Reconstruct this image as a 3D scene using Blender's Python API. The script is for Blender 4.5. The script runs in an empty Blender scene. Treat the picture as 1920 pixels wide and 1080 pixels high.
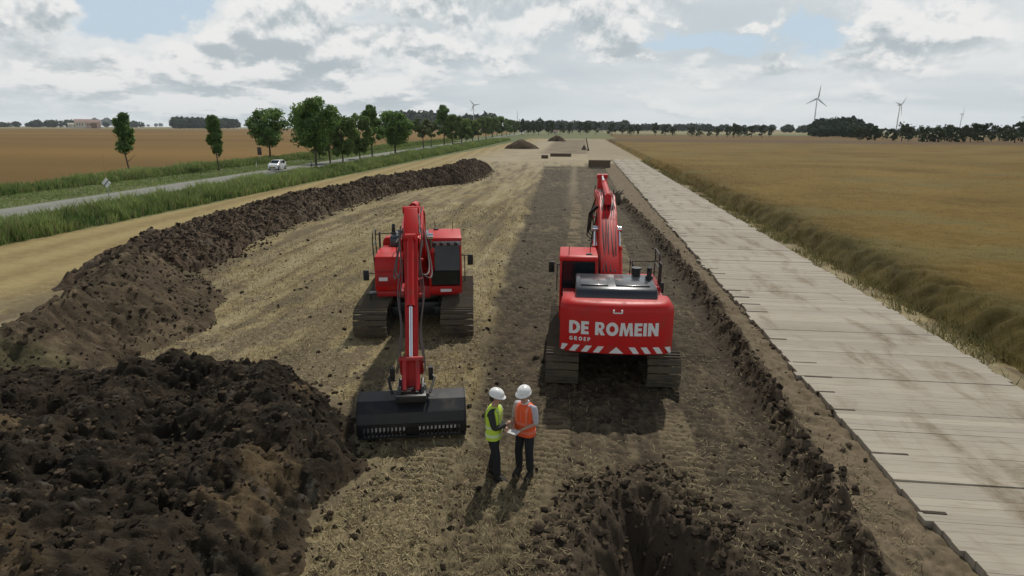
import bpy, bmesh, math, random
import numpy as np
from mathutils import Vector, Matrix
sc = bpy.context.scene
R = math.radians

# ------------------------------------------------------------------ camera
F = 1150.0; CH = 6.56                       # focal length in 1920-wide pixels, eye height
ROLL = math.atan(9/1920.); PITCH = math.atan((540-239)*math.cos(ROLL)/F)
YAW = math.atan(((1095-960)*math.cos(ROLL)+(240-540)*math.sin(ROLL))/(F/math.cos(PITCH)))
fw = np.array([-math.sin(YAW)*math.cos(PITCH), math.cos(YAW)*math.cos(PITCH), -math.sin(PITCH)])
rt = np.array([math.cos(YAW), math.sin(YAW), 0.]); up = np.cross(rt, fw)
cr = rt*math.cos(ROLL)+up*math.sin(ROLL); cu = -rt*math.sin(ROLL)+up*math.cos(ROLL)
cam = bpy.data.cameras.new('camera'); camo = bpy.data.objects.new('camera', cam)
sc.collection.objects.link(camo)
cam.sensor_width = 36; cam.lens = F/1920*36; cam.clip_start = .1; cam.clip_end = 20000
M = Matrix(((cr[0], cu[0], -fw[0], 0), (cr[1], cu[1], -fw[1], 0), (cr[2], cu[2], -fw[2], CH), (0, 0, 0, 1)))
camo.matrix_world = M
sc.camera = camo
def G(px, py, z=0.):                         # ground position seen at a spot of the photograph
    d = cr*(px-960)/F-cu*(py-540)/F+fw
    t = (z-CH)/d[2]
    return np.array([d[0]*t, d[1]*t, z])
def SC(g): return F/((np.array(g)-np.array([0, 0, CH]))@fw)
def TOPZ(g, py):                             # height of a vertical at g whose top shows at row py
    lo, hi = -5., 400.
    for _ in range(50):
        m = (lo+hi)/2; v = np.array([g[0], g[1], m-CH]); y = 540-F*(v@cu)/(v@fw)
        if y > py: lo = m
        else: hi = m
    return lo

# ------------------------------------------------------------------ light
SUN_EL, SUN_AZ = R(52), R(10)                # azimuth from +Y towards +X
sun = bpy.data.lights.new('sun', 'SUN'); sun.energy = 3.6; sun.angle = R(1.2); sun.color = (1, .95, .86)
suno = bpy.data.objects.new('sun', sun); sc.collection.objects.link(suno)
sdir = Vector((math.sin(SUN_AZ)*math.cos(SUN_EL), math.cos(SUN_AZ)*math.cos(SUN_EL), math.sin(SUN_EL)))
suno.rotation_euler = (-sdir).to_track_quat('-Z', 'Y').to_euler()
sc.view_settings.view_transform = 'Standard'; sc.view_settings.look = 'None'
sc.view_settings.exposure = -0.14; sc.view_settings.gamma = 1

world = bpy.data.worlds.new("World"); sc.world = world; world.use_nodes = True
wt = world.node_tree; wt.nodes.clear()
def N(t, typ, **k):
    n = t.nodes.new(typ)
    for a, b in k.items(): setattr(n, a, b)
    return n
def math_(t, op, a, b=None, c=None, clamp=False):
    n = t.nodes.new('ShaderNodeMath'); n.operation = op; n.use_clamp = clamp
    for i, v in enumerate((a, b, c)):
        if v is None: continue
        if isinstance(v, (int, float)): n.inputs[i].default_value = v
        else: t.links.new(v, n.inputs[i])
    return n.outputs[0]
def mixc(t, f, a, b):
    n = t.nodes.new('ShaderNodeMix'); n.data_type = 'RGBA'
    for s, v in ((n.inputs[0], f), (n.inputs[6], a), (n.inputs[7], b)):
        if isinstance(v, (int, float)): s.default_value = v
        elif isinstance(v, tuple): s.default_value = (*v, 1)
        else: t.links.new(v, s)
    return n.outputs[2]
def ramp(t, f, lo, hi, smooth=True):
    n = t.nodes.new('ShaderNodeMapRange'); n.interpolation_type = 'SMOOTHSTEP' if smooth else 'LINEAR'
    t.links.new(f, n.inputs[0]); n.inputs[1].default_value = lo; n.inputs[2].default_value = hi
    return n.outputs[0]
def noise(t, v, scale, detail=6, rough=.55, dist=0.):
    n = t.nodes.new('ShaderNodeTexNoise'); n.inputs['Scale'].default_value = scale
    n.inputs['Detail'].default_value = detail; n.inputs['Roughness'].default_value = rough
    n.inputs['Distortion'].default_value = dist
    if v is not None: t.links.new(v, n.inputs['Vector'])
    return n.outputs[0]
def build_sky():
    t = wt
    out = N(t, 'ShaderNodeOutputWorld'); bg = N(t, 'ShaderNodeBackground')
    sky = N(t, 'ShaderNodeTexSky', sky_type='NISHITA', sun_disc=False)
    sky.sun_elevation = SUN_EL; sky.sun_rotation = SUN_AZ; sky.air_density = 1.0; sky.dust_density = 1.0
    tc = N(t, 'ShaderNodeTexCoord'); sp = N(t, 'ShaderNodeSeparateXYZ')
    t.links.new(tc.outputs['Generated'], sp.inputs[0])
    x, y, z = sp.outputs
    az = math_(t, 'ARCTAN2', x, y); hor = math_(t, 'SQRT', math_(t, 'ADD', math_(t, 'MULTIPLY', x, x), math_(t, 'MULTIPLY', y, y)))
    el = math_(t, 'ARCTAN2', z, hor)
    zc = math_(t, 'ADD', math_(t, 'MAXIMUM', el, 0.), .16)
    def cvec(eo, so, ku=.80, kw=.34):        # clouds: a layer seen in perspective; eo samples it a little higher up
        e = math_(t, 'ADD', zc, eo)
        u = math_(t, 'MULTIPLY', az, ku*3.6); w = math_(t, 'DIVIDE', -kw, e)
        c = N(t, 'ShaderNodeCombineXYZ')
        t.links.new(u, c.inputs[0]); t.links.new(w, c.inputs[1]); c.inputs[2].default_value = so
        return c.outputs[0]
    wn = N(t, 'ShaderNodeTexNoise'); t.links.new(cvec(0, 5.5), wn.inputs['Vector']); wn.inputs['Scale'].default_value = 1.7; wn.inputs['Detail'].default_value = 6; wn.inputs['Roughness'].default_value = .6
    ws = N(t, 'ShaderNodeSeparateColor'); t.links.new(wn.outputs['Color'], ws.inputs[0])
    azw = math_(t, 'ADD', az, math_(t, 'MULTIPLY', math_(t, 'SUBTRACT', ws.outputs[0], .5), .42)); elw = math_(t, 'ADD', el, math_(t, 'MULTIPLY', math_(t, 'SUBTRACT', ws.outputs[1], .5), .17))
    def blob(a0, e0, sa, se, amp):           # gaps of blue and denser banks, placed on the sky dome
        da = math_(t, 'DIVIDE', math_(t, 'SUBTRACT', azw, a0), sa); de = math_(t, 'DIVIDE', math_(t, 'SUBTRACT', elw, e0), se)
        q = math_(t, 'ADD', math_(t, 'MULTIPLY', da, da), math_(t, 'MULTIPLY', de, de))
        return math_(t, 'MULTIPLY', math_(t, 'EXPONENT', math_(t, 'MULTIPLY', q, -1.)), amp)
    def ae(px, py):
        d = cr*(px-960)/F-cu*(py-540)/F+fw
        return math.atan2(d[0], d[1]), math.atan2(d[2], math.hypot(d[0], d[1]))
    S0 = 3.3
    d0 = noise(t, cvec(0, S0), 2.3, 10, .58, .10); d1 = noise(t, cvec(.014, S0), 2.3, 7, .58, .10)
    big = noise(t, cvec(0, 8.1, .5), 1.3, 3, .5)
    veil = noise(t, cvec(0, 1.7, .35), 1.6, 6, .5, .3)
    cov = math_(t, 'ADD', math_(t, 'MULTIPLY', d0, .72), math_(t, 'MULTIPLY', big, .28))
    hole = None
    for px, py, sx, sy, amp in ((285, 40, .070, .042, 1.), (1500, 34, .075, .022, .9), (1400, 72, .10, .020, .8), (1260, 95, .06, .015, .6), (1560, 15, .05, .012, .5), (690, 20, .05, .012, .4), (90, 78, .05, .012, .4)):
        a0, e0 = ae(px, py); b = blob(a0, e0, sx, sy, amp); hole = b if hole is None else math_(t, 'MAXIMUM', hole, b)
    bank = None
    for px, py, sx, sy, amp in ((700, 90, .20, .035, .10), (100, 40, .09, .030, .14), (1180, 100, .07, .022, .16), (1750, 60, .18, .045, .10), (450, 115, .10, .03, .10), (1000, 25, .20, .02, .08), (1560, 110, .2, .012, .05), (150, 150, .12, .03, .08), (1320, 45, .10, .010, .12)):
        a0, e0 = ae(px, py); b = blob(a0, e0, sx, sy, amp); bank = b if bank is None else math_(t, 'MAXIMUM', bank, b)
    cov = math_(t, 'ADD', cov, bank)
    hole = math_(t, 'MULTIPLY', hole, math_(t, 'ADD', 2.6, math_(t, 'MULTIPLY', d0, -3.2)))
    cov = math_(t, 'SUBTRACT', cov, math_(t, 'MULTIPLY', hole, .34))
    skyv = N(t, 'ShaderNodeVectorMath', operation='SCALE'); t.links.new(sky.outputs[0], skyv.inputs[0]); skyv.inputs['Scale'].default_value = .08
    blue = mixc(t, .8, skyv.outputs[0], (.60, .75, .89))
    vcol = mixc(t, ramp(t, veil, .32, .68), (.60, .675, .715), (.88, .905, .905))
    base = mixc(t, math_(t, 'MULTIPLY', ramp(t, hole, .25, .60), .92), vcol, blue)
    dens = ramp(t, cov, .45, .57)
    lit = math_(t, 'ADD', math_(t, 'MULTIPLY', math_(t, 'SUBTRACT', d0, d1), 6.5), .64)
    thick = ramp(t, cov, .56, .80)
    lit = math_(t, 'SUBTRACT', lit, math_(t, 'MULTIPLY', thick, .30), clamp=True)
    ccol = mixc(t, ramp(t, lit, .15, .85), (.47, .54, .575), (.98, .97, .955))
    fin = mixc(t, math_(t, 'MULTIPLY', dens, .92), base, ccol)
    fin = mixc(t, ramp(t, el, -.03, .06), (.74, .80, .82), fin)
    # plain under the horizon; the unseen sky overhead is darkened to deepen shadows
    fin = mixc(t, ramp(t, el, .30, .75), fin, (.17, .21, .27))
    t.links.new(fin, bg.inputs[0]); bg.inputs[1].default_value = 1.0
    t.links.new(bg.outputs[0], out.inputs[0])
build_sky()

# ------------------------------------------------------------------ helpers
col = sc.collection
rng = np.random.default_rng(7); random.seed(7)
MATS = {}
def mat(name, c, rough=.6, metal=0., var=.0, vscale=3., bump=0., bscale=40., attr=False, dirt=None, spec=.5, clear=0., trans=0.):
    if name in MATS: return MATS[name]
    m = bpy.data.materials.new(name); m.use_nodes = True; t = m.node_tree
    b = t.nodes['Principled BSDF']; b.inputs['Roughness'].default_value = rough; b.inputs['Metallic'].default_value = metal
    b.inputs['Specular IOR Level'].default_value = spec
    if clear: b.inputs['Coat Weight'].default_value = clear; b.inputs['Coat Roughness'].default_value = .12
    tc = N(t, 'ShaderNodeTexCoord').outputs['Object']
    base = None
    if attr:
        a = N(t, 'ShaderNodeAttribute', attribute_name='Col'); base = a.outputs['Color']
    if base is None:
        rgb = N(t, 'ShaderNodeRGB'); rgb.outputs[0].default_value = (*c, 1); base = rgb.outputs[0]
    if var:
        n = noise(t, tc, vscale, 5, .6)
        s = math_(t, 'ADD', math_(t, 'MULTIPLY', n, 2*var), 1-var)
        v = N(t, 'ShaderNodeVectorMath', operation='SCALE'); t.links.new(base, v.inputs[0]); t.links.new(s, v.inputs['Scale']); base = v.outputs[0]
    if dirt:
        n = noise(t, tc, dirt[1], 7, .65); f = math_(t, 'MULTIPLY', ramp(t, n, dirt[2], dirt[2]+.22), dirt[3])
        base = mixc(t, f, base, dirt[0])
        t.links.new(math_(t, 'ADD', math_(t, 'MULTIPLY', f, .5), rough, clamp=True), b.inputs['Roughness'])
    t.links.new(base, b.inputs['Base Color'])
    if bump:
        bn = N(t, 'ShaderNodeBump'); bn.inputs['Strength'].default_value = 1.; bn.inputs['Distance'].default_value = bump
        t.links.new(noise(t, tc, bscale, 8, .72), bn.inputs['Height']); t.links.new(bn.outputs[0], b.inputs['Normal'])
    if trans:
        tr = N(t, 'ShaderNodeBsdfTranslucent'); mx = N(t, 'ShaderNodeMixShader'); mx.inputs[0].default_value = trans
        t.links.new(base, tr.inputs[0]); t.links.new(b.outputs[0], mx.inputs[1]); t.links.new(tr.outputs[0], mx.inputs[2])
        t.links.new(mx.outputs[0], t.nodes['Material Output'].inputs[0])
    MATS[name] = m
    return m
def tag(o, label=None, cat=None, group=None, kind=None):
    for k, v in (('label', label), ('category', cat), ('group', group), ('kind', kind)):
        if v: o[k] = v
    return o
def link(name, me, parent=None, mats=()):
    o = bpy.data.objects.new(name, me)
    for m in mats:
        if me is not None and len(me.materials) < len(mats): me.materials.append(m)
    col.objects.link(o)
    if parent is not None: o.parent = parent
    return o
def empty(name, loc=(0, 0, 0), rz=0., parent=None):
    o = bpy.data.objects.new(name, None); col.objects.link(o); o.location = loc; o.rotation_euler = (0, 0, rz)
    o.empty_display_size = .3
    return o
def mesh_np(name, V, Fc, cols=None, smooth=False):
    V = np.asarray(V, np.float32); Fc = np.asarray(Fc, np.int32); n, k = Fc.shape
    me = bpy.data.meshes.new(name)
    me.vertices.add(len(V)); me.vertices.foreach_set('co', V.ravel())
    me.loops.add(n*k); me.loops.foreach_set('vertex_index', Fc.ravel())
    me.polygons.add(n); me.polygons.foreach_set('loop_start', np.arange(0, n*k, k, dtype=np.int32))
    me.polygons.foreach_set('loop_total', np.full(n, k, np.int32))
    me.polygons.foreach_set('use_smooth', np.full(n, bool(smooth)))
    me.update(calc_edges=True)
    if cols is not None:
        ca = me.color_attributes.new('Col', 'FLOAT_COLOR', 'POINT')
        c4 = np.ones((len(V), 4), np.float32); c4[:, :3] = cols; ca.data.foreach_set('color', c4.ravel())
    return me
def grid_faces(nr, nc, wrap=False):
    i = np.arange(nr-1)[:, None]; j = np.arange(nc if wrap else nc-1)[None, :]
    a = i*nc+j; b = i*nc+(j+1) % nc
    return np.stack([a, b, b+nc, a+nc], -1).reshape(-1, 4)
# --- numpy noise
def _h(ix, iy, s):
    n = (ix.astype(np.int64)*374761393+iy.astype(np.int64)*668265263+s*974634777) & 0x7fffffff
    n = ((n ^ (n >> 13))*1274126177) & 0x7fffffff
    n = ((n ^ (n >> 15))*668265263) & 0x7fffffff
    return ((n ^ (n >> 16)) & 0xffffff)/float(0xffffff)
def vnoise(x, y, s=0):
    ix = np.floor(x).astype(np.int64); iy = np.floor(y).astype(np.int64); fx = x-ix; fy = y-iy
    fx = fx*fx*(3-2*fx); fy = fy*fy*(3-2*fy)
    a = _h(ix, iy, s); b = _h(ix+1, iy, s); c = _h(ix, iy+1, s); d = _h(ix+1, iy+1, s)
    return (a*(1-fx)+b*fx)*(1-fy)+(c*(1-fx)+d*fx)*fy
def fbm(x, y, o=4, s=0, g=.5, l=2.03):
    r = 0; a = 1; t = 0; ca, sa = math.cos(.6), math.sin(.6)
    for k in range(o):
        r = r+a*(vnoise(x, y, s+k*17)-.5); t += a; a *= g
        x, y = (x*ca-y*sa)*l+3.1, (x*sa+y*ca)*l-1.7
    return r/t*2
def worley(x, y, s=0):                       # rounded lumps 0..1, each with a random height; also the lump's id
    ix = np.floor(x).astype(np.int64); iy = np.floor(y).astype(np.int64)
    best = np.zeros_like(x); idv = np.zeros_like(x)
    for di in (-1, 0, 1):
        for dj in (-1, 0, 1):
            cx = ix+di; cy = iy+dj
            px = cx+_h(cx, cy, s); py = cy+_h(cx, cy, s+5); q = _h(cx, cy, s+9)
            r2 = ((x-px)**2+(y-py)**2)/(.30+.75*q)**2
            v = np.sqrt(np.clip(1-r2, 0, 1))*(.25+.75*q)
            m = v > best; best = np.where(m, v, best); idv = np.where(m, _h(cx, cy, s+13), idv)
    return best, idv
def sst(x, a, b):
    t = np.clip((x-a)/(b-a), 0, 1); return t*t*(3-2*t)
def polydist(x, y, poly):                    # signed: positive inside
    d = np.full(x.shape, 1e9); ins = np.zeros(x.shape, bool); n = len(poly)
    for i in range(n):
        ax, ay = poly[i][:2]; bx, by = poly[(i+1) % n][:2]
        vx, vy = bx-ax, by-ay; t = np.clip(((x-ax)*vx+(y-ay)*vy)/(vx*vx+vy*vy+1e-9), 0, 1)
        d = np.minimum(d, np.hypot(x-ax-t*vx, y-ay-t*vy))
        c = ((ay > y) != (by > y)) & (x < (bx-ax)*(y-ay)/((by-ay) if abs(by-ay) > 1e-9 else 1e-9)+ax)
        ins ^= c
    return np.where(ins, d, -d)
def C3(c): return np.array(c, float)
def lerp3(a, b, f): return a*(1-f[..., None])+b*f[..., None]
# --- mesh builder for man-made things
class MB:
    def __init__(s): s.v = []; s.f = []; s.m = []; s.cur = 0; s.T = Matrix.Identity(4)
    def add(s, vs, fs):
        o = len(s.v)
        for p in vs: s.v.append(tuple(s.T @ Vector(p)))
        for f in fs: s.f.append([o+i for i in f]); s.m.append(s.cur)
        return s
    def box(s, x0, x1, y0, y1, z0, z1, rot=None, piv=None):
        P = [(x0, y0, z0), (x1, y0, z0), (x1, y1, z0), (x0, y1, z0), (x0, y0, z1), (x1, y0, z1), (x1, y1, z1), (x0, y1, z1)]
        if rot is not None:
            c = Vector(piv if piv else ((x0+x1)/2, (y0+y1)/2, (z0+z1)/2)); P = [tuple(rot @ (Vector(p)-c)+c) for p in P]
        return s.add(P, [(0, 3, 2, 1), (4, 5, 6, 7), (0, 1, 5, 4), (1, 2, 6, 5), (2, 3, 7, 6), (3, 0, 4, 7)])
    def prism(s, prof, x0, x1, ax='x'):      # profile in the plane across axis
        n = len(prof)
        def pt(a, b, w):
            return (w, a, b) if ax == 'x' else ((a, w, b) if ax == 'y' else (a, b, w))
        vs = [pt(a, b, x0) for a, b in prof]+[pt(a, b, x1) for a, b in prof]
        fs = [tuple(range(n)), tuple(range(2*n-1, n-1, -1))]+[(i, (i+1) % n, n+(i+1) % n, n+i) for i in range(n)]
        return s.add(vs, fs)
    def tube(s, pts, r, n=8, caps=True):
        pts = [Vector(p) for p in pts]; rr = r if isinstance(r, (list, tuple)) else [r]*len(pts)
        vs = []; pu = None
        for i, p in enumerate(pts):
            d = (pts[min(i+1, len(pts)-1)]-pts[max(i-1, 0)])
            d = d.normalized() if d.length > 1e-9 else Vector((0, 0, 1))
            if pu is None: pu = Vector((0, 0, 1)) if abs(d.z) < .9 else Vector((1, 0, 0))
            a = d.cross(pu).normalized(); b = a.cross(d).normalized(); pu = b
            for k in range(n):
                t = 2*math.pi*k/n; vs.append(tuple(p+a*math.cos(t)*rr[i]+b*math.sin(t)*rr[i]))
        fs = []
        for i in range(len(pts)-1):
            for k in range(n):
                a = i*n+k; b = i*n+(k+1) % n; fs.append((a, b, b+n, a+n))
        if caps: fs += [tuple(range(n-1, -1, -1)), tuple(range((len(pts)-1)*n, len(pts)*n))]
        return s.add(vs, fs)
    def cyl(s, a, b, r, n=16): return s.tube([a, b], r, n)
    def loft(s, rings, caps=True):
        n = len(rings[0]); vs = [p for r in rings for p in r]; fs = []
        for i in range(len(rings)-1):
            for k in range(n):
                a = i*n+k; b = i*n+(k+1) % n; fs.append((a, b, b+n, a+n))
        if caps: fs += [tuple(range(n-1, -1, -1)), tuple(range((len(rings)-1)*n, len(rings)*n))]
        return s.add(vs, fs)
    def build(s, name, mats, parent=None, bevel=0., smooth=False, seg=2):
        me = bpy.data.meshes.new(name); me.from_pydata(s.v, [], s.f)
        if not isinstance(mats, (list, tuple)): mats = [mats]
        for m in mats: me.materials.append(m)
        me.polygons.foreach_set('material_index', s.m)
        bm = bmesh.new(); bm.from_mesh(me); bmesh.ops.recalc_face_normals(bm, faces=bm.faces)
        if bevel:
            es = [e for e in bm.edges if len(e.link_faces) == 2 and e.calc_face_angle(0) > R(28)]
            bmesh.ops.bevel(bm, geom=es, offset=bevel, segments=seg, profile=.5, affect='EDGES', clamp_overlap=True)
        bm.to_mesh(me); bm.free()
        if smooth or bevel:
            me.polygons.foreach_set('use_smooth', [True]*len(me.polygons)); me.set_sharp_from_angle(angle=R(40))
        o = bpy.data.objects.new(name, me); col.objects.link(o)
        if parent is not None: o.parent = parent
        return o
def skin(name, nodes, edges, m, parent=None, sub=2, extra=None):
    me = bpy.data.meshes.new(name); names = list(nodes); idx = {k: i for i, k in enumerate(names)}
    me.from_pydata([nodes[k][0] for k in names], [(idx[a], idx[b]) for a, b in edges], [])
    o = bpy.data.objects.new(name, me); col.objects.link(o)
    md = o.modifiers.new('s', 'SKIN'); md.use_smooth_shade = True
    for k in names:
        r = nodes[k][1]; sv = me.skin_vertices[0].data[idx[k]]
        sv.radius = r if isinstance(r, tuple) else (r, r)
    me.skin_vertices[0].data[0].use_root = True
    o.modifiers.new('u', 'SUBSURF').levels = sub; o.modifiers['u'].render_levels = sub
    dg = bpy.context.evaluated_depsgraph_get(); dg.update()
    nm = bpy.data.meshes.new_from_object(o.evaluated_get(dg)); nm.name = name
    bpy.data.objects.remove(o)
    if extra:
        bm = bmesh.new(); bm.from_mesh(nm)
        tmp = bpy.data.meshes.new('t'); tmp.from_pydata(extra.v, [], extra.f); bm.from_mesh(tmp); bm.to_mesh(nm); bm.free()
        nm.polygons.foreach_set('use_smooth', [True]*len(nm.polygons))
    nm.materials.clear(); nm.materials.append(m)
    o = bpy.data.objects.new(name, nm); col.objects.link(o)
    if parent is not None: o.parent = parent
    return o

# ------------------------------------------------------------------ the ground
STRAW = C3((.185, .145, .070)); STRAWP = C3((.31, .255, .14)); DIRT = C3((.098, .077, .049)); DIRTD = C3((.038, .029, .020))
PALE = C3((.31, .26, .175)); GRASS = C3((.075, .10, .030)); CROPL = C3((.150, .088, .021)); CROPR = C3((.14, .085, .025))
def road_c(y): return np.interp(y, [-60, 0, 48, 93, 165, 340, 700, 3000], [-41., -41.8, -43.8, -46., -49.3, -56., -70., -260.])
def swath_l(y): return np.interp(y, [0, 8, 13, 18, 29, 48, 112], [-2.0, -2.2, -2.5, -2.9, -3.7, -4.3, -6.9])
def ridge_x(y): return np.interp(y, [0, 8.5, 12, 24, 40, 57], [4.5, 4.55, 4.75, 5.15, 4.7, 3.9])
PIT = [(.2, 3), (-.2, 6.8), (.15, 8.6), (.75, 10.2), (1.5, 10.6), (1.9, 9.5), (2.35, 9.1), (2.7, 8.4), (3.1, 7.6), (3.2, 3)]
NEARPOLY = [(-3.9, 0), (-4.0, 7.5), (-4.3, 9), (-3.8, 10.4), (-4.8, 12.4), (-6.2, 14.0), (-8.2, 15.0), (-10.8, 15.2), (-12.5, 14.2), (-15, 13.4), (-20, 12.2), (-27, 11), (-27, 0)]
MOUNDPOLY = [tuple(G(*p)[:2]) for p in ((368, 505), (420, 565), (415, 600), (345, 640), (250, 680), (120, 735), (-120, 800), (-330, 760))] + \
    [tuple(G(*p, 1.5)[:2]+np.array([-1.6, 1.2])) for p in ((-300, 700), (0, 590), (70, 545), (100, 515), (190, 480), (260, 455), (330, 430))]
def ground(x, y):
    """height and colour of the site at (x, y)"""
    wob = fbm(x*.7, y*.7, 4, 3)*.45; wob2 = fbm(x*.12, y*.12, 4, 9)*1.2
    sl = x-swath_l(y)-wob; inner = (ridge_x(y)+wob*.3)-x
    sw = sst(sl, -.25, .35)*sst(inner, -.2, .2)*sst(111-y+wob*3, -1.5, 1.5)          # stripped soil lane
    strip = sst(-inner, -.1, .2)*sst(6.1-x, -.1, .1)*sst(120-y, -2, 2)               # loose strip beside the timber road
    f1 = fbm(x*3.1, y*3.1, 5, 21); f2 = fbm(x*9, y*9, 4, 31); f3 = fbm(x*.35, y*.22, 4, 41); f4 = fbm(x*26, y*26, 3, 51)
    rutt = fbm(x*5., y*.45, 4, 61)
    # colours
    near_l = sst(55-y, 0, 30)
    c = lerp3(STRAW[None], STRAWP[None], np.clip(.42+.7*f3+.9*f2+.6*rutt+.5*f1, 0, 1))
    dirty = sst(f3*.8+f1*.8+fbm(x*.9, y*.5, 3, 71)*1.5, -.12, .22)*sst(x, -27, -17)
    near = sst(30-y, -6, 14)
    c = lerp3(c, DIRT[None]*1.25, dirty*(.6+.25*near))
    # trampled pale area beyond the windrow
    ctr = sst(y, 60, 130)*sst(x, -22, -15)
    c = lerp3(c, PALE[None]*(1+.15*f1[..., None]), ctr*.75)
    stk = fbm(x*2.2, y*.16, 4, 111)+.5*fbm(x*.7, y*.1, 3, 113)
    c = lerp3(c, C3((.085, .066, .040))[None], sst(stk, .10, .45)*.60*sst(x, -22, -18))
    c = lerp3(c, C3((.34, .29, .175))[None], sst(-stk, .12, .45)*.45*sst(x, -22, -18))
    # left stubble strip, striped along the road
    lstr = sst(-22-x, -1, 2)*sst(x+33.5, -1, .5)
    stripes = .5+.5*np.sin((x+fbm(x*.1, y*.05, 2, 5)*.8+y*.09)*2.2)
    c = lerp3(c, lerp3(C3((.20, .145, .062))[None], C3((.31, .245, .115))[None], np.clip(stripes*.6+.3+f1*.4, 0, 1)), lstr)
    dcol = lerp3(DIRTD[None], DIRT[None], np.clip(.60+.75*f1+.8*f2, 0, 1))
    dcol = lerp3(dcol, C3((.165, .132, .082))[None], np.clip(sst(f3+.6*rutt+.25*f2, .15, .9)*.8, 0, 1))
    dcol = lerp3(dcol, STRAWP[None]*.7, sst(f4+f2*.6, .62, .95)*.55)
    bars = np.sin(y*2*np.pi/.23+3*fbm(x*.6, y*.4, 3, 95)); bm = sst(fbm(x*.8, y*.5, 3, 97), -.2, .3)*near_l
    dcol = dcol*(1-.30*bm*(bars < -.3))[..., None]
    # worn track lanes through the stripped soil
    lanes = np.exp(-((x-.9)/1.1)**2)*sst(y, 22, 40)
    dcol = lerp3(dcol, C3((.15, .125, .082))[None], lanes*.35)
    dcol = lerp3(dcol, PALE[None]*.8, np.exp(-((x+.9+(y-60)*.01)/.5)**2)*sst(y, 45, 75)*.55)
    c = lerp3(c, dcol, sw)
    scol = lerp3(C3((.12, .09, .056))[None], C3((.185, .145, .095))[None], np.clip(.5+.5*f1+.4*f2, 0, 1))
    c = lerp3(c, scol, strip)
    # foreground churned strip at the camera's feet
    fore = sst(12.5-y+wob*2.5, 0, 2.5)*sst(x+4.6, 0, 1)*sst(1.2-x+wob2, -.5, 1.5)
    chn = lerp3(C3((.075, .055, .035))[None], C3((.23, .185, .105))[None], np.clip(.42+.8*f2+.55*f1, 0, 1))
    c = lerp3(c, chn, fore*.8)
    # beyond the timber road: pale dirt with bare soil patch
    b = sst(y, 120, 126)*sst(12.6-x+f3, -.2, .4)*sst(x+25, -6, 6)*sst(380-y, -5, 10)
    c = lerp3(c, PALE[None]*(1.0+.2*fbm(x*.25, y*.12, 4, 81)[..., None]), b*.85)
    b2 = sst(y, 158, 168)*sst(370-y, -8, 5)*sst(x+11-(y-160)*-.02, -1.5, 1.5)*sst(1.2-x, -.6, .6)
    c = lerp3(c, C3((.17, .135, .09))[None]*(1+.3*fbm(x*.3, y*.1, 3, 83)[..., None]), b2*.9)
    b3 = sst(y, 128, 160)*sst(x-1, -.5, .5)*sst(12.6-x, -.2, .4)*sst(370-y, -8, 5)
    c = lerp3(c, C3((.24, .20, .135))[None], b3*.6)
    # verge and road side
    rc = road_c(y); gr = sst(-32.4-x+wob2*.4, -.5, .5)*sst(x-(rc-17), -1, 1)*sst(y+200, 0, 10)
    gcol = lerp3(GRASS[None]*.9, C3((.15, .165, .075))[None], np.clip(.45+.5*f3+.5*f1, 0, 1))
    c = lerp3(c, gcol, gr)
    fl = sst((rc-15.5)-x, -.8, .8)
    band = fbm(x*.004, y*.02, 3, 91)+.3*fbm(x*.02, y*.1, 3, 93)
    c = lerp3(c, lerp3((CROPL*.85)[None], (CROPL*1.22)[None], np.clip(.5+.9*band+.25*f1, 0, 1)), fl)
    frr = sst(x-12.5, -.3, .3)
    c = lerp3(c, lerp3((CROPR*.75)[None], CROPR[None], np.clip(.5+.5*f3, 0, 1)), frr)
    # far country: green and tan fields
    ff = sst(np.hypot(x, y), 640, 700)*(1-fl)+fl*sst(np.hypot(x, y), 1500, 1600)
    q = _h(np.floor(x/300).astype(int), np.floor(y/400).astype(int), 3)
    c = lerp3(c, lerp3(C3((.12, .14, .06))[None], C3((.25, .20, .11))[None], q), ff*(1-fl*.0))
    mid = sst(y, 385, 395)*sst(x+40, -10, 10)*sst(12+.02*y-x, -2, 2)
    c = lerp3(c, C3((.13, .14, .06))[None], mid)
    # heights
    h = .02*f1+.012*f2
    near2 = sst(70-y, 0, 30)
    cl, cid = worley(x*5.5, y*5.5, 3); cl2, cid2 = worley(x*2.3, y*2.3, 8)
    h = h+near2*(1-sw)*(.018*f4+.03*cl*dirty)
    h = h+sw*(-.10+.014*bars*bm+near2*(.035*f2+.045*cl*sst(f1, -.3, .4)))+strip*near2*(.05*f1+.05*cl)
    # print of track shoes
    def prints(xc, w, y0, y1, amp):
        a = sst(w/2-np.abs(x-xc+.06*fbm(x, y*.6, 2, 77)), -.03, .05)*sst(y, y0, y0+1)*sst(y1-y, 0, 1.)*sst(fbm(x*1.1, y*.9, 3, int(xc*10)+200), -.45, -.05)
        return a, a*amp*np.sin(y*2*np.pi/.21+np.sin(x*3)*.6)
    for xc, w, y0, y1 in ((-.45, .78, 8.6, 14.5), (2.25, .8, 8.8, 14.5), (-.4, .8, 19, 60), (2.2, .8, 19, 60), (-2.9, .9, 9, 13)):
        a, p = prints(xc, w, y0, y1, .035); h = h+p+a*.01
        c = lerp3(c, C3((.21, .165, .10))[None]*(1-.5*(p < -.008)[..., None]), a*.7)
    # narrow rut left of the lane
    h = h-.05*np.exp(-((sl)/.13)**2)*near2
    # ridge of clods
    rw = np.exp(-((x-ridge_x(y))/(.24+.1*wob))**2)*sst(59-y, 0, 2)*sst(y, -5, 0)
    h = h+rw*(.16+.22*cl2*(cid2 > .3)+.16*cl+.14*f1+.10*f2)
    c = lerp3(c, lerp3(C3((.045, .034, .023))[None], C3((.13, .098, .064))[None], np.clip(.35+.8*f2+.3*cl, 0, 1)), np.clip(rw*1.5, 0, 1))
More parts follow.
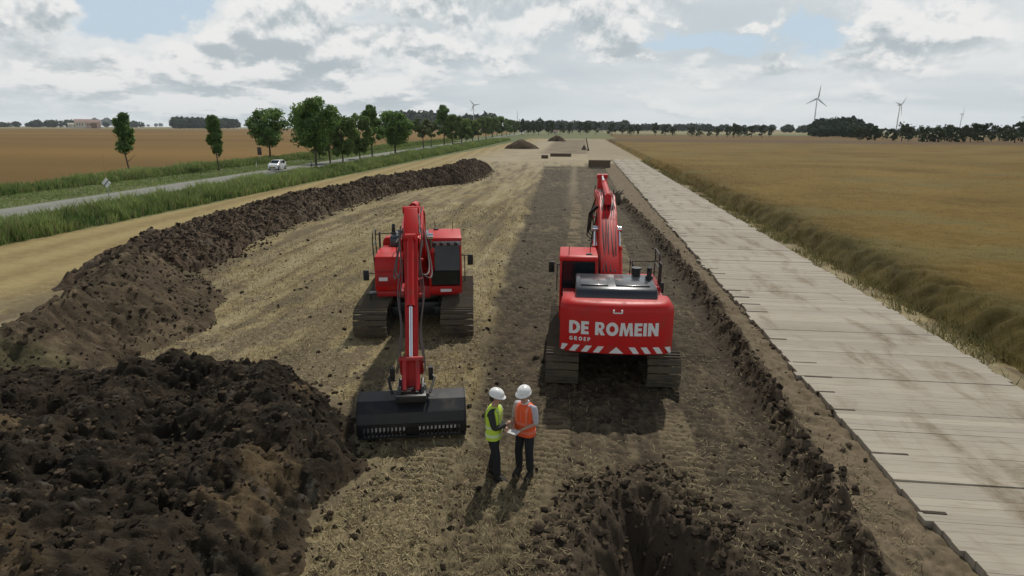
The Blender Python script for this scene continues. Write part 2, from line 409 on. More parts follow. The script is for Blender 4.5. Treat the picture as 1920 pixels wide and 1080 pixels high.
    # shallow step down to the ridge's near side
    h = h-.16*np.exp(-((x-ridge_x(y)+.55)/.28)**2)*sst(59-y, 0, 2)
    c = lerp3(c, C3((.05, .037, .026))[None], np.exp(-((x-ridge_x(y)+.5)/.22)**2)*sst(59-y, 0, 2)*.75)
    # pit being dug at the camera's feet
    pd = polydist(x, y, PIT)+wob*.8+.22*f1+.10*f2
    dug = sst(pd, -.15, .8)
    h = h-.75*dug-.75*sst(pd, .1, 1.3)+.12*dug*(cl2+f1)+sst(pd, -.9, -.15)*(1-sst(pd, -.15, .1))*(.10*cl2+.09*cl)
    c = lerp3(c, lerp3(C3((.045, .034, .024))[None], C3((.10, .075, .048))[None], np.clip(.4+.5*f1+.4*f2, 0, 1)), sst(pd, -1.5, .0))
    h = h*sst(x-(rc-20), 0, 6)
    return h, c
th = np.concatenate([np.arange(R(-62), R(50), R(.125)), np.arange(R(50), R(298), R(6))])
rr = [.01, 1.5, 3]; r = 4.5
while r < 4500:
    rr.append(r); r *= 1.0048 if r < 70 else (1.012 if r < 420 else 1.05)
rr = np.array(rr)
RR, TT = np.meshgrid(rr, th, indexing='ij'); X = RR*np.sin(TT); Y = RR*np.cos(TT)
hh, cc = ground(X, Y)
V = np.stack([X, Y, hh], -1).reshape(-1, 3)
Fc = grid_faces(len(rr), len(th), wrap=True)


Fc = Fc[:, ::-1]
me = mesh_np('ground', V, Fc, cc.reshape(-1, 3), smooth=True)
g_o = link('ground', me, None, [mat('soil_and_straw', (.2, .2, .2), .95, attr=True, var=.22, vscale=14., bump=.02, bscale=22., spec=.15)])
tag(g_o, kind='structure')
def gh(x, y):
    a, _ = ground(np.array([float(x)]), np.array([float(y)])); return float(a[0])

# ------------------------------------------------------------------ asphalt road
ys = np.concatenate([np.arange(-80, 200, 4.), np.arange(200, 900, 20.), np.arange(900, 3000, 100.)])
rows = []; cols_ = []
for y in ys:
    cx = float(road_c(y))
    for k, u in enumerate(np.linspace(-3.05, 3.05, 9)):
        rows.append((cx+u, y, .11-.012*abs(u)-(.25 if abs(u) > 3.04 else 0)))
        e = abs(abs(u)-1.4) < .9
        v = (.215, .215, .19) if e else (.19, .19, .165)
        cols_.append(v)
me = mesh_np('road', rows, grid_faces(len(ys), 9)[:, ::-1], cols_, True)
o = link('road', me, None, [mat('asphalt', (.2, .2, .2), .9, attr=True, var=.18, vscale=.8, spec=.2)])
if o.data.polygons[0].normal.z < 0: o.data.flip_normals()
tag(o, kind='structure')

# ------------------------------------------------------------------ timber road
V = []; Fq = []; Cc = []; y = 4.0; bid = 0
box_f = np.array([(0, 3, 2, 1), (4, 5, 6, 7), (0, 1, 5, 4), (1, 2, 6, 5), (2, 3, 7, 6), (3, 0, 4, 7)])
rg = np.random.default_rng(4)
while y < 134:
    jx = rg.normal(0, .05); jz = rg.normal(0, .005); ja = rg.normal(0, .006); tone = rg.normal(1, .05)
    for k in range(4):                       # one mat: four squared timbers bolted side by side
        w = .245; x0 = 6.06+jx+rg.normal(0, .015); x1 = 11.45+jx+rg.normal(0, .03)
        if rg.random() < .10: x0 -= rg.uniform(.05, .16)
        z0, z1 = -.06, .15+jz+rg.normal(0, .0015); b = len(V); t2 = tone*rg.normal(1, .05)
        for (px, py) in ((x0, y), (x1, y), (x1, y+w), (x0, y+w)):
            V.append((px, py+ja*(px-8.8), z0))
        for (px, py) in ((x0, y), (x1, y), (x1, y+w), (x0, y+w)):
            V.append((px, py+ja*(px-8.8), z1))
        Fq += [list(b+f) for f in box_f]; Cc += [(.345*t2, .31*t2, .25*t2)]*8
        y += w+(rg.uniform(.001, .006) if k < 3 else (rg.uniform(.008, .028)))
    if rg.random() < .62:                    # dark raised bar painting the shaded gap between two mats, left end
        b = len(V); xs = 6.15+rg.uniform(.0, .1); L = rg.uniform(.25, .6); z0, z1 = .04, .162
        for zz in (z0, z1):
            for (px, py) in ((xs-.12, y-.045), (xs+L, y-.045), (xs+L, y+.02), (xs-.12, y+.02)): V.append((px, py, zz))
        Fq += [list(b+f) for f in box_f]; Cc += [(.05, .038, .028)]*8
me = mesh_np('timber_road', V, Fq, Cc)
mt = bpy.data.materials.new('worn_timber'); mt.use_nodes = True; t = mt.node_tree; bs = t.nodes['Principled BSDF']
tc = N(t, 'ShaderNodeTexCoord').outputs['Object']; at = N(t, 'ShaderNodeAttribute', attribute_name='Col').outputs['Color']
mp = N(t, 'ShaderNodeMapping'); t.links.new(tc, mp.inputs[0]); mp.inputs['Scale'].default_value = (1.2, 22, 1)
gr = noise(t, mp.outputs[0], 1.0, 5, .65)
mp2 = N(t, 'ShaderNodeMapping'); t.links.new(tc, mp2.inputs[0]); mp2.inputs['Scale'].default_value = (1.0, .28, 1)
mud = noise(t, mp2.outputs[0], 1.1, 7, .62, .4); sm = noise(t, tc, 5, 6, .7)
sx = N(t, 'ShaderNodeSeparateXYZ'); t.links.new(tc, sx.inputs[0])
def lane(c, w):
    d = math_(t, 'DIVIDE', math_(t, 'SUBTRACT', sx.outputs[0], c), w); return math_(t, 'EXPONENT', math_(t, 'MULTIPLY', math_(t, 'MULTIPLY', d, d), -1.))
ln = math_(t, 'ADD', lane(8.05, .42), lane(9.95, .45))
c1 = mixc(t, math_(t, 'MULTIPLY', ramp(t, gr, .50, .68), .55), at, (.20, .16, .11))
f = math_(t, 'MULTIPLY', ramp(t, math_(t, 'ADD', mud, math_(t, 'MULTIPLY', ln, .09)), .52, .72), math_(t, 'ADD', .35, math_(t, 'MULTIPLY', ramp(t, sm, .35, .6), .5)))
c2 = mixc(t, math_(t, 'MULTIPLY', f, .95), c1, (.17, .13, .083))
pale = ramp(t, noise(t, tc, .8, 5, .6), .5, .7)
c3 = mixc(t, math_(t, 'MULTIPLY', pale, .3), c2, (.40, .36, .29))
t.links.new(c3, bs.inputs['Base Color']); bs.inputs['Roughness'].default_value = .9; bs.inputs['Specular IOR Level'].default_value = .2
bn = N(t, 'ShaderNodeBump'); bn.inputs['Distance'].default_value = .003; t.links.new(gr, bn.inputs['Height']); t.links.new(bn.outputs[0], bs.inputs['Normal'])
tag(link('timber_road', me, None, [mt]), kind='structure')

# ------------------------------------------------------------------ soil heaps
soil = mat('dark_soil', (.05, .04, .03), .95, attr=True, var=.45, vscale=12., bump=.07, bscale=7., spec=.12)
def soilcol(x, y, cid, lump, a, b, s):
    q = np.clip(.45+.5*fbm(x*2.3, y*2.3, 4, s)+.55*(cid-.5)+.25*fbm(x*14, y*14, 3, s+3), 0, 1)
    return lerp3(C3(a)[None], C3(b)[None], q)
def heap_grid(name, label, xs, ys, hf, cf, group=None):
    Yg, Xg = np.meshgrid(ys, xs, indexing='ij'); z, c = hf(Xg, Yg)
    me = mesh_np(name, np.stack([Xg, Yg, z], -1).reshape(-1, 3), grid_faces(len(ys), len(xs)), c.reshape(-1, 3), True)
    o = link(name, me, None, [soil]); tag(o, label, 'soil heap', group); return o
def near_h(x, y):
    w = fbm(x*.8, y*.8, 4, 301)*.5
    d = polydist(x, y, NEARPOLY)+w
    env = sst(d, 0, 2.0); env2 = sst(d, -.15, .9)
    wx = .22*fbm(x*2.2, y*2.2, 4, 351); wy = .22*fbm(x*2.2+9, y*2.2, 4, 353); x0_, y0_ = x, y; x, y = x+wx, y+wy
    a, ia = worley(x*.8, y*.8, 311); b, ib = worley(x*1.9, y*1.9, 313); c, ic = worley(x*4.1, y*4.1, 317); e, ie = worley(x*8.5, y*8.5, 319)
    big = .42+.55*fbm(x*.35, y*.35, 3, 323)+.22*np.exp(-((d-1.0)/.8)**2)*sst(x, -12, -9)
    hollow = .55*np.exp(-(((x+9.0)/1.6)**2+((y-12.6)/1.1)**2))+.35*np.exp(-(((x+7.2)/1.2)**2+((y-10.3)/.8)**2))
    gate = sst(fbm(x*.5, y*.5, 3, 331), -.35, .35)
    z = env*(big-hollow+.34*a)+env2*(.30*b+.17*c*(.5+.8*gate)+.085*e+.13*fbm(x*4, y*4, 5, 327, .62)+.06)-(.6*(1-sst(d, -.45, 0)))-.06
    cc = soilcol(x, y, ic*.5+ib*.5, c, (.013, .011, .008), (.060, .045, .030), 341)
    tan = sst(fbm(x*.55, y*.55, 4, 347)+.4*(ib-.5), .28, .55)
    cc = lerp3(cc, C3((.13, .092, .050))[None]*(1+.3*fbm(x*11, y*11, 3, 5)[..., None]), tan*.75)
    cc = lerp3(cc, C3((.14, .125, .10))[None], (ie > .93)*.5*(e > .3)*gate)
    cc = lerp3(cc, C3((.13, .095, .058))[None], sst(-d, -.6, .2)*.6)
    return z, cc
heap_grid('soil_heap', 'broad heap of dark wet clods filling the foreground beside the wide ditching bucket', np.arange(-22, -3.0, .045), np.arange(4.5, 17.6, .045), near_h, None)
def mound_h(x, y):
    w = fbm(x*.45, y*.45, 4, 401)*.5
    d = polydist(x, y, MOUNDPOLY)+w; env = sst(d, -.3, 3.2)
    b, ib = worley(x*1.6, y*1.6, 413); c, ic = worley(x*3.7, y*3.7, 417); e, ie = worley(x*8, y*8, 419)
    stre = fbm((x+y*.35)*1.8, (y-x*.6)*.8, 5, 421)
    crestr = sst(env, .75, 1)
    z = 1.75*env+sst(d, 0, .3)*(.11*c+.07*e+.10*b*(ib > .5)+.22*stre*env+.14*fbm(x*4, y*4, 5, 461, .65)+crestr*(.20*b+.25*fbm(x*.5, y*.5, 3, 431)))-(.6*(1-sst(d, -.5, 0)))-.05
    cc = soilcol(x, y, ic, c, (.050, .038, .025), (.125, .094, .060), 441)
    cc = lerp3(cc, C3((.19, .145, .09))[None], sst(stre, .15, .55)*.55)
    cc = lerp3(cc, C3((.05, .037, .026))[None], crestr*.45*(ib > .4))
    cc = lerp3(cc, C3((.12, .12, .055))[None], sst(fbm(x*.6, y*.6, 3, 451), .2, .5)*.4)
    return z, cc
heap_grid('soil_heap', 'low sloping brown soil mound between the foreground clods and the long windrow', np.arange(-33, -10.3, .075), np.arange(9.5, 37.5, .075), mound_h, None)
foot = [G(*p)[:2] for p in ((300, 545), (360, 513), (430, 485), (500, 442), (560, 420), (620, 400), (690, 376), (740, 362), (800, 351), (870, 344), (905, 333), (924, 318))]
foot = np.array(foot)
crest_px = [(215, 470), (262, 455), (330, 436), (400, 415), (470, 385), (530, 362), (600, 350), (670, 342), (750, 332), (820, 312), (880, 294), (915, 300)]
s = np.concatenate([[0], np.cumsum(np.hypot(*np.diff(foot, axis=0).T))])
WR = {}
def windrow():
    ss = np.arange(0, s[-1]+2.6, .07); fx = np.interp(ss, s, foot[:, 0]); fy = np.interp(ss, s, foot[:, 1])
    ext = np.clip(ss-s[-1], 0, None); fy = fy+ext; tx = np.gradient(fx); ty = np.gradient(fy); k = np.ones(61)/61
    tx = np.convolve(np.pad(tx, 30, 'edge'), k, 'valid'); ty = np.convolve(np.pad(ty, 30, 'edge'), k, 'valid'); L = np.hypot(tx, ty); nx, ny = -ty/L, tx/L
    us = np.arange(-.7, 5.6, .06); U, _ = np.meshgrid(us, ss); Xg = fx[:, None]+nx[:, None]*U; Yg = fy[:, None]+ny[:, None]*U
    hc = np.interp(ss, s, [1.2, 1.2, 1.25, 1.25, 1.2, 1.2, 1.15, 1.25, 1.4, 1.8, 1.95, 1.2])[:, None]
    wob = .35*fbm(Xg*.35, Yg*.35, 3, 501); wd = 4.7
    uu = (U+wob)/wd; prof = np.clip(uu*(1-uu)*4, -.4, 1); prof = np.where(prof > 0, prof**.85, prof)
    end = sst(s[-1]+2.4-ss, 0, 4.5)[:, None]; beg = sst(ss, -.5, 4.)[:, None]; prof = np.where(prof > 0, prof*end*beg, prof-.3*(1-beg))
    hc = hc*(1+.16*fbm(ss*.22, ss*0, 3, 511)[:, None])
    b, ib = worley(Xg*1.7, Yg*1.7, 513); c, ic = worley(Xg*3.6, Yg*3.6, 517); e, ie = worley(Xg*7, Yg*7, 519)
    ii = np.arange(len(ss))[:, None]*.07; stre = fbm((ii+U*.5)*2.6, U*.5, 4, 521)    # clods rolled down the face
    on = sst(prof, 0, .15)
    z = hc*prof+on*(.22*b*(ib > .35)+.16*c+.10*e+.22*stre+.14*fbm(Xg*1.2, Yg*1.2, 3, 523)+.16*fbm(Xg*4, Yg*4, 5, 527, .62))-.04
    cc = soilcol(Xg, Yg, ic, c, (.046, .033, .024), (.130, .092, .062), 541)
    cc = lerp3(cc, C3((.19, .155, .115))[None], sst(stre+.5*(ie-.5), .15, .5)*.5)
    WR['x'], WR['y'], WR['z'] = Xg, Yg, z
    me = mesh_np('soil_heap', np.stack([Xg, Yg, z], -1).reshape(-1, 3), grid_faces(len(ss), len(us))[:, ::-1], cc.reshape(-1, 3), True)
    if me.polygons[5000].normal.z < 0: me.flip_normals()
    tag(link('soil_heap', me, None, [soil]), 'long windrow of brown clods running along the stubble towards the distance', 'soil heap')
windrow()
def far_heap(px0, px1, pyb, pyt, label, seed):
    a = G(px0, pyb); b = G(px1, pyb); cx, cy = (a[0]+b[0])/2, (a[1]+b[1])/2; w = (b[0]-a[0])/2; hgt = TOPZ((cx, cy+2, 0), pyt)
    xs = np.linspace(cx-w*1.15, cx+w*1.15, 70); ys2 = np.linspace(cy-w*.55, cy+w*.9, 50)
    def hf(x, y):
        r = np.hypot((x-cx)/w, (y-cy-w*.15)/(w*.62))+.12*fbm(x*.3, y*.3, 3, seed); b_, ib = worley(x*.8, y*.8, seed+3)
        z = hgt*np.clip(1.02-r**1.3, -.05, 1)*(.9+.3*fbm(x*.12, y*.12, 2, seed+8))+.3*b_*sst(1-r, 0, .2)-.05
        return z, soilcol(x, y, ib, b_, (.06, .043, .029), (.15, .108, .070), seed+5)
    heap_grid('soil_heap', label, xs, ys2, hf, None)
far_heap(945, 1011, 279, 258, 'peaked brown soil heap past the far end of the windrow, left of the lane', 601)
far_heap(1024, 1062, 265, 252, 'small low soil heap farthest away in the middle of the site', 631)

# loose clods and straw, scattered where the soil is broken
def rocks(name, n, fpos, smin, smax, label, colr, seed):
    rg = np.random.default_rng(seed)
    ico = bmesh.new(); bmesh.ops.create_icosphere(ico, subdivisions=1, radius=1); iv = np.array([v.co[:] for v in ico.verts]); fi = np.array([[v.index for v in f.verts] for f in ico.faces]); ico.free()
    P = fpos(n, rg); n = len(P); nv = len(iv)
    sz = smin*(smax/smin)**(rg.random(n)**3.2)
    Vv = iv[None]*(1+rg.uniform(-.45, .30, (n, nv, 1)))*sz[:, None, None]*rg.uniform(.6, 1.25, (n, 1, 3))
    a = rg.uniform(0, 6.28, n); ca, sa = np.cos(a)[:, None], np.sin(a)[:, None]
    Vr = np.stack([Vv[..., 0]*ca-Vv[..., 1]*sa, Vv[..., 0]*sa+Vv[..., 1]*ca, Vv[..., 2]*.75], -1)+P[:, None]+np.array([0, 0, 1])*(sz*.25)[:, None, None]
    Ff = (fi[None]+(np.arange(n)*nv)[:, None, None]).reshape(-1, 3)
    cl = np.repeat(colr(P, rg), nv, 0)
    tag(link(name, mesh_np(name, Vr.reshape(-1, 3), Ff, cl), None, [soil]), label, 'soil clods', None, 'stuff')
def clodcol(P, rg):
    q = rg.random(len(P))[:, None]**1.8; c = C3((.024, .018, .013))*(1-q)+C3((.115, .086, .056))*q
    return c
def pos_near(n, rg):
    x = rg.uniform(-18, -2.6, n); y = rg.uniform(5, 17, n); z, _ = near_h(x, y); d = polydist(x, y, NEARPOLY)
    k = (d > -1.3) & (rg.random(n) < np.where(d > 0, 1, .55*np.exp(d/.55))); return np.stack([x, y, np.maximum(z, 0)], -1)[k]
rocks('loose_clods', 24000, pos_near, .010, .085, 'loose dark clods lying on and around the foreground heap', clodcol, 11)
def pos_site(n, rg):
    y = 5.5+rg.random(n)**1.7*65; x = rg.uniform(-1, 1, n)*(.5*y+3)+(-3)
    x = np.clip(x, -19, 6); g, _ = ground(x, y); f = fbm(x*.8, y*.8, 3, 71)
    d = np.minimum(np.abs(x-ridge_x(y)), np.abs(x-swath_l(y))); pd = np.abs(polydist(x, y, PIT))
    p = np.where(d < .6, 1, .10+.5*(f > .15))+(pd < .9)+.4*(y < 11)
    k = (rg.random(n) < p) & (polydist(x, y, PIT) < .2); return np.stack([x, y, g], -1)[k]
rocks('soil_crumbs', 15000, pos_site, .012, .10, 'soil crumbs scattered over the stubble and the stripped lane', clodcol, 12)
def pos_berm(n, rg):
    t_ = rg.uniform(0, s[-1], n); u = rg.normal(0, .5, n); x = np.interp(t_, s, foot[:, 0])+u; y = np.interp(t_, s, foot[:, 1])+rg.normal(0, .3, n)
    return np.stack([x, y, np.full(n, .02)], -1)
def pos_wr(n, rg):
    i = rg.integers(5, WR['x'].shape[0], n); j = rg.integers(8, 70, n); z = WR['z'][i, j]; P = np.stack([WR['x'][i, j], WR['y'][i, j], z-.01], -1); return P[z > .08]
rocks('windrow_clods', 52000, pos_wr, .02, .12, 'rough clods covering the long windrow', clodcol, 14)
def pos_mound(n, rg):
    x = rg.uniform(-30, -10.5, n); y = rg.uniform(10, 37, n); z, _ = mound_h(x, y); d = polydist(x, y, MOUNDPOLY); k = (d > -.6) & (z > -.05); return np.stack([x, y, np.maximum(z, 0)], -1)[k]
rocks('mound_clods', 34000, pos_mound, .012, .10, 'small clods on the side mound', clodcol, 15)
def pos_ridge(n, rg):
    y = 5+rg.random(n)**1.3*54; x = ridge_x(y)+rg.normal(-.06, .14, n); z, _ = ground(x, y); return np.stack([x, y, z-.01], -1)
rocks('ridge_clods', 5200, pos_ridge, .012, .11, 'dark clods along the narrow ridge beside the timber road', clodcol, 16)
def pos_pit(n, rg):
    x = rg.uniform(-1.2, 4.2, n); y = rg.uniform(6, 12, n); z, _ = ground(x, y); d = polydist(x, y, PIT); k = (np.abs(d+.2) < .75); return np.stack([x, y, z], -1)[k]
rocks('pit_clods', 6000, pos_pit, .010, .10, 'clods around the rim of the dark pit', clodcol, 17)
rocks('windrow_crumbs', 2600, pos_berm, .03, .14, 'clods rolled down to the foot of the long windrow', clodcol, 13)

def blades(name, P, hgt, wid, lean, colr, m, label, cat, seed, seg=1):
    rg = np.random.default_rng(seed); n = len(P)
    a = rg.uniform(0, 6.28, n); d = np.stack([np.cos(a), np.sin(a), np.zeros(n)], -1)*wid[:, None]/2
    b = rg.uniform(0, 6.28, n); l = np.stack([np.cos(b)*lean, np.sin(b)*lean, np.zeros(n)], -1)*hgt[:, None]
    u = np.array([0, 0, 1.])*hgt[:, None]
    if seg == 1: V = np.stack([P-d, P+d, P+l+u], 1); Ff = np.arange(3*n).reshape(-1, 3); k = 3
    else:
        V = np.stack([P-d, P+d, P+d*.9+l*.35+u*.6, P-d*.9+l*.35+u*.6, P+l+u*.97], 1); k = 5
        b0 = np.arange(n)[:, None]*5; Ff = np.concatenate([b0+np.array([[0, 1, 2]]), b0+np.array([[0, 2, 3]]), b0+np.array([[3, 2, 4]])], 0)
    cl = np.repeat(colr, k, 0)
    tag(link(name, mesh_np(name, V.reshape(-1, 3), Ff, cl), None, [m]), label, cat, None, 'stuff')
strawm = mat('straw_stalks', (.5, .4, .2), .8, attr=True, spec=.2)
def straw():
    rg = np.random.default_rng(21); n = 230000
    y = 5.2+rg.random(n)**1.6*48; x = rg.uniform(-1, 1, n)*(.62*y+4)-4
    k = (x > -17) & (x < 5.8); x, y = x[k], y[k]
    sl = x-swath_l(y); f = fbm(x*.8, y*.8, 3, 71)+.5*fbm(x*3, y*3, 3, 5)
    p = np.where(sl < -.1, .9-.9*np.clip(f*.8, 0, .8), .10+.22*(f > .2)); p = np.where((y < 12) & (sl > -.1), .14+.35*(f > 0), p)
    p = p*(polydist(x, y, NEARPOLY) < .05)*(polydist(x, y, MOUNDPOLY) < .2)*(polydist(x, y, PIT) < -.1)
    k = rg.random(len(x)) < p; x, y = x[k], y[k]; g, _ = ground(x, y); n = len(x)
    L = rg.uniform(.03, .13, n); w = .0028+.00035*y; a = rg.uniform(0, 6.28, n); tilt = np.where(rg.random(n) < .3, rg.uniform(.5, 1.4, n), rg.uniform(-.05, .3, n))
    d = np.stack([np.cos(a)*np.cos(tilt), np.sin(a)*np.cos(tilt), np.sin(tilt)], -1)*L[:, None]; q = np.stack([-np.sin(a), np.cos(a), 0*a], -1)*w[:, None]
    P = np.stack([x, y, g+.012], -1); V = np.stack([P-q, P+q, P+d+q*.8, P+d-q*.8], 1).reshape(-1, 3)
    q2 = rg.random(n)[:, None]; c = C3((.13, .10, .05))*(1-q2)+C3((.44, .36, .20))*q2
    c = c*np.where(sl[k] if False else (x > swath_l(y)), .72, 1.)[:, None]
    tag(link('straw_litter', mesh_np('straw_litter', V, np.arange(4*n).reshape(-1, 4), np.repeat(c, 4, 0)), None, [strawm]), 'pale straw litter lying on the stubble ground', 'straw', None, 'stuff')
straw()

def straw_tufts():
    rg = np.random.default_rng(23); n = 90000; y = 5.5+rg.random(n)**1.5*50; x = rg.uniform(-1, 1, n)*(.5*y+4)-4
    g1 = fbm(x*.55, y*.55, 4, 231)+.6*fbm(x*2.6, y*2.6, 3, 233)
    for cx_, cy_, r_ in ((-2.75, 14.6, 1.5), (-3.2, 17.2, 1.2), (-3.4, 7.6, .9), (-2.4, 10.0, 1.0), (-1.2, 8.2, 1.0), (-4.4, 9.0, .8)): g1 = g1+.5*np.exp(-(((x-cx_)**2+(y-cy_)**2)/r_**2))
    k = (g1 > .30) & (x < swath_l(y)+np.where(y < 11.5, 2.2, .1)) & (polydist(x, y, NEARPOLY) < -.1) & (polydist(x, y, MOUNDPOLY) < -.2) & (polydist(x, y, PIT) < -.5) & (x > -17.5)
    x, y = x[k], y[k]; g, _ = ground(x, y); n = len(x); q = rg.random(n)[:, None]; c = C3((.20, .155, .07))*(1-q)+C3((.50, .42, .23))*q
    blades('straw_tufts', np.stack([x, y, g], -1), rg.uniform(.04, .17, n), .008+.0007*y, .9, c, strawm, 'clumps of pale straw stubble', 'straw', 24)
straw_tufts()

# ------------------------------------------------------------------ tall grass on the verges
grassm = mat('verge_grass', (.1, .12, .04), .75, attr=True, trans=.25, spec=.2)
def verge(name, n, xlo, xhi, y0, y1, hmin, hmax, label, seed, dens_pow=1.5):
    rg = np.random.default_rng(seed); y = y0+(y1-y0)*rg.random(n)**dens_pow; u = rg.random(n); x = xlo(y)+(xhi(y)-xlo(y))*u
    f = fbm(x*.35, y*.35, 4, seed+3); g = fbm(x*1.2, y*1.2, 3, seed+9)
    edge = np.minimum(u, 1-u)*np.abs(xhi(y)-xlo(y)); keep = (rg.random(n) < np.clip(.75+.9*f+g*.5, .12, 1)) & (edge > .35*fbm(x, y, 2, 1)); x, y, f, g, edge = x[keep], y[keep], f[keep], g[keep], edge[keep]; n = len(x)
    h = (hmin+(hmax-hmin)*np.clip(.5+.8*f+.5*g, 0, 1))*rg.uniform(.6, 1.15, n)*(.55+.45*sst(edge, 0, 1.)); w = .022+.0011*y*rg.uniform(.7, 1.3, n)
    q = np.clip(.45+.9*f+.5*g+rg.normal(0, .22, n), 0, 1)[:, None]
    c = C3((.080, .140, .034))*(1-q)+C3((.29, .36, .12))*q; dry = (rg.random(n) < .16)[:, None]; c = np.where(dry, C3((.26, .24, .12)), c)
    blades(name, np.stack([x, y, 0*x+.0], -1), h, w, .35, c, grassm, label, 'grass', seed, 2)
verge('tall_grass', 95000, lambda y: road_c(y)+6.2, lambda y: np.interp(y, [0, 60, 400], [-31.8, -32.6, -39]), 18, 330, .65, 1.5, 'tall green grass between the road and the stubble field', 31, 1.9)
verge('short_grass', 42000, lambda y: road_c(y)+3.0, lambda y: road_c(y)+6.6, 18, 300, .12, .45, 'short pale grass along the near edge of the road', 32, 1.9)
verge('ditch_grass', 60000, lambda y: road_c(y)-15.5, lambda y: road_c(y)-10.5, 30, 340, .6, 1.45, 'tall grass at the edge of the brown field beyond the road', 33, 1.6)
verge('mown_grass', 30000, lambda y: road_c(y)-11, lambda y: road_c(y)-3.1, 30, 300, .08, .22, 'mown grass beyond the road', 34, 1.6)

# ------------------------------------------------------------------ ripe crop on the right
cropm = mat('ripe_crop', (.2, .12, .04), .9, attr=True, var=.25, vscale=6., bump=.05, bscale=9., spec=.1)
def crop_edge(y): return 12.55+.28*fbm(y*.45, y*0+3, 3, 7)+.012*np.clip(y-60, 0, 400)*0
def crop_h(x, y):
    e = x-crop_edge(y)+.35*fbm(x*1.1, y*1.1, 3, 703); b, ib = worley(x*.75, y*.75, 705); b2, ib2 = worley(x*1.9, y*1.9, 707)
    env = sst(e, -.15, 1.2); nearedge = np.exp(-(e/2.2)**2)
    lod = sst(140-y, 0, 60)
    z = env*(.98+.07*fbm(x*.3, y*.3, 3, 709)+lod*(.05*fbm(x*2, y*2, 3, 711)+nearedge*(.50*b+.22*b2-.42)+.04*b2))-.3*(1-sst(e, -.4, .1))
    q = np.clip(.5+.55*fbm(x*.13, y*.13, 4, 713)+.35*fbm(x*1.4, y*1.4, 4, 715), 0, 1)
    c = lerp3(C3((.105, .066, .013))[None], C3((.19, .125, .032))[None], q)
    c = lerp3(c, C3((.13, .12, .045))[None], sst(fbm(x*.09+3, y*.16, 4, 717), .12, .5)*.55)
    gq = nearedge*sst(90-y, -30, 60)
    c = lerp3(c, lerp3(C3((.034, .031, .010))[None], C3((.105, .080, .024))[None], np.clip(.4+.6*b-.2+.5*fbm(x*1.5, y*1.5, 3, 719), 0, 1)), np.clip(gq*1.1, 0, .9))  # olive-brown edge tufts, with the side face's shade painted in as darker colour
    far = sst(y+x*.1, 265, 275); c = lerp3(c, C3((.105, .068, .032))[None], far)
    return z, c
def rowsy(a, b, f, q):
    v = [a]
    while v[-1] < b: v.append(v[-1]+max(f, v[-1]*q))
    return np.array(v)
us = np.concatenate([np.arange(-.8, 6, .09), 6+np.cumsum(.09*1.028**np.arange(230))]); us = us[us < 560]
yy = rowsy(8, 330, .11, .006)
U, Yg = np.meshgrid(us, yy); Xg = 12.5+U; z, c = crop_h(Xg, Yg)
tag(link('crop_field', mesh_np('crop_field', np.stack([Xg, Yg, z], -1).reshape(-1, 3), grid_faces(len(yy), len(us)), c.reshape(-1, 3), True), None, [cropm]), 'ripe ochre crop standing right of the timber road', 'crop', None, 'stuff')
def crop_stalks():
    rg = np.random.default_rng(41); n = 120000; y = 9+rg.random(n)**1.9*110; u = rg.random(n)**2.2*np.maximum(.9*y, 10)-.45; x = 12.45+u
    z, c = crop_h(x, y); e = x-crop_edge(y); P = np.stack([x, y, np.maximum(z-.28, 0)], -1); k = z > .1; P, c, x, y, e = P[k], c[k], x[k], y[k], e[k]
    h = rg.uniform(.20, .40, len(x)); w = .012+.0011*y
    c = c*rg.uniform(.65, 1.5, (len(x), 1)); gr = (rg.random(len(x)) < .18*np.exp(-e/3))[:, None]; c = np.where(gr, C3((.11, .11, .04)), c)
    blades('crop_stalks', P, h, w, .55, c, strawm if False else mat('crop_stalk', (.2, .12, .04), .85, attr=True, trans=.25, spec=.1), 'fine ripe stalks standing up out of the ochre crop', 'crop', 42)
crop_stalks()
def edge_weeds():
    rg = np.random.default_rng(45); n = 9000; y = 9+rg.random(n)**1.6*120; x = 11.5+rg.random(n)**.8*1.2+.2*fbm(y*.8, y*0, 2, 3)
    f = fbm(x*.9, y*.9, 3, 46); k = f > -.02; x, y = x[k], y[k]; n = len(x); q = rg.random(n)[:, None]
    c = C3((.10, .12, .04))*(1-q)+C3((.33, .27, .13))*q
    blades('edge_weeds', np.stack([x, y, 0*x], -1), rg.uniform(.12, .5, n), .015+.001*y, .6, c, mat('crop_stalk', (0, 0, 0)), 'weeds and dry stems between the timbers and the crop', 'weeds', 47)
edge_weeds()

# ------------------------------------------------------------------ machine materials
RED = mat('red_paint', (.50, .009, .008), .45, var=.16, vscale=2.2, dirt=((.14, .075, .045), 2.4, .52, .5), spec=.35)
REDD = mat('red_paint_worn', (.38, .010, .012), .45, var=.15, vscale=3., dirt=((.10, .06, .04), 2.5, .50, .6))
BLK = mat('black_paint', (.014, .015, .017), .42, var=.2, dirt=((.10, .08, .06), 2.2, .55, .5))
HOODM = mat('dark_hood', (.022, .026, .034), .28, var=.1, clear=.3)
RUB = mat('rubber_hose', (.015, .015, .016), .55)
STEEL = mat('muddy_steel', (.09, .08, .066), .6, metal=.35, var=.3, vscale=5, dirt=((.17, .14, .095), 3., .36, .9), bump=.006, bscale=30)
CHROME = mat('chrome_rod', (.75, .75, .76), .18, metal=1.)
GLASS = mat('cab_glass', (.010, .015, .018), .05, spec=.45)
WHITE = mat('white_lettering', (.74, .74, .73), .5, var=.06)
LAMP = mat('lamp_glass', (.6, .62, .62), .15, spec=.8)
GREY = mat('grey_metal', (.34, .34, .35), .5, metal=.3)
BUCK = mat('bucket_steel', (.022, .022, .024), .42, metal=.3, var=.3, dirt=((.09, .07, .05), 1.8, .55, .6))

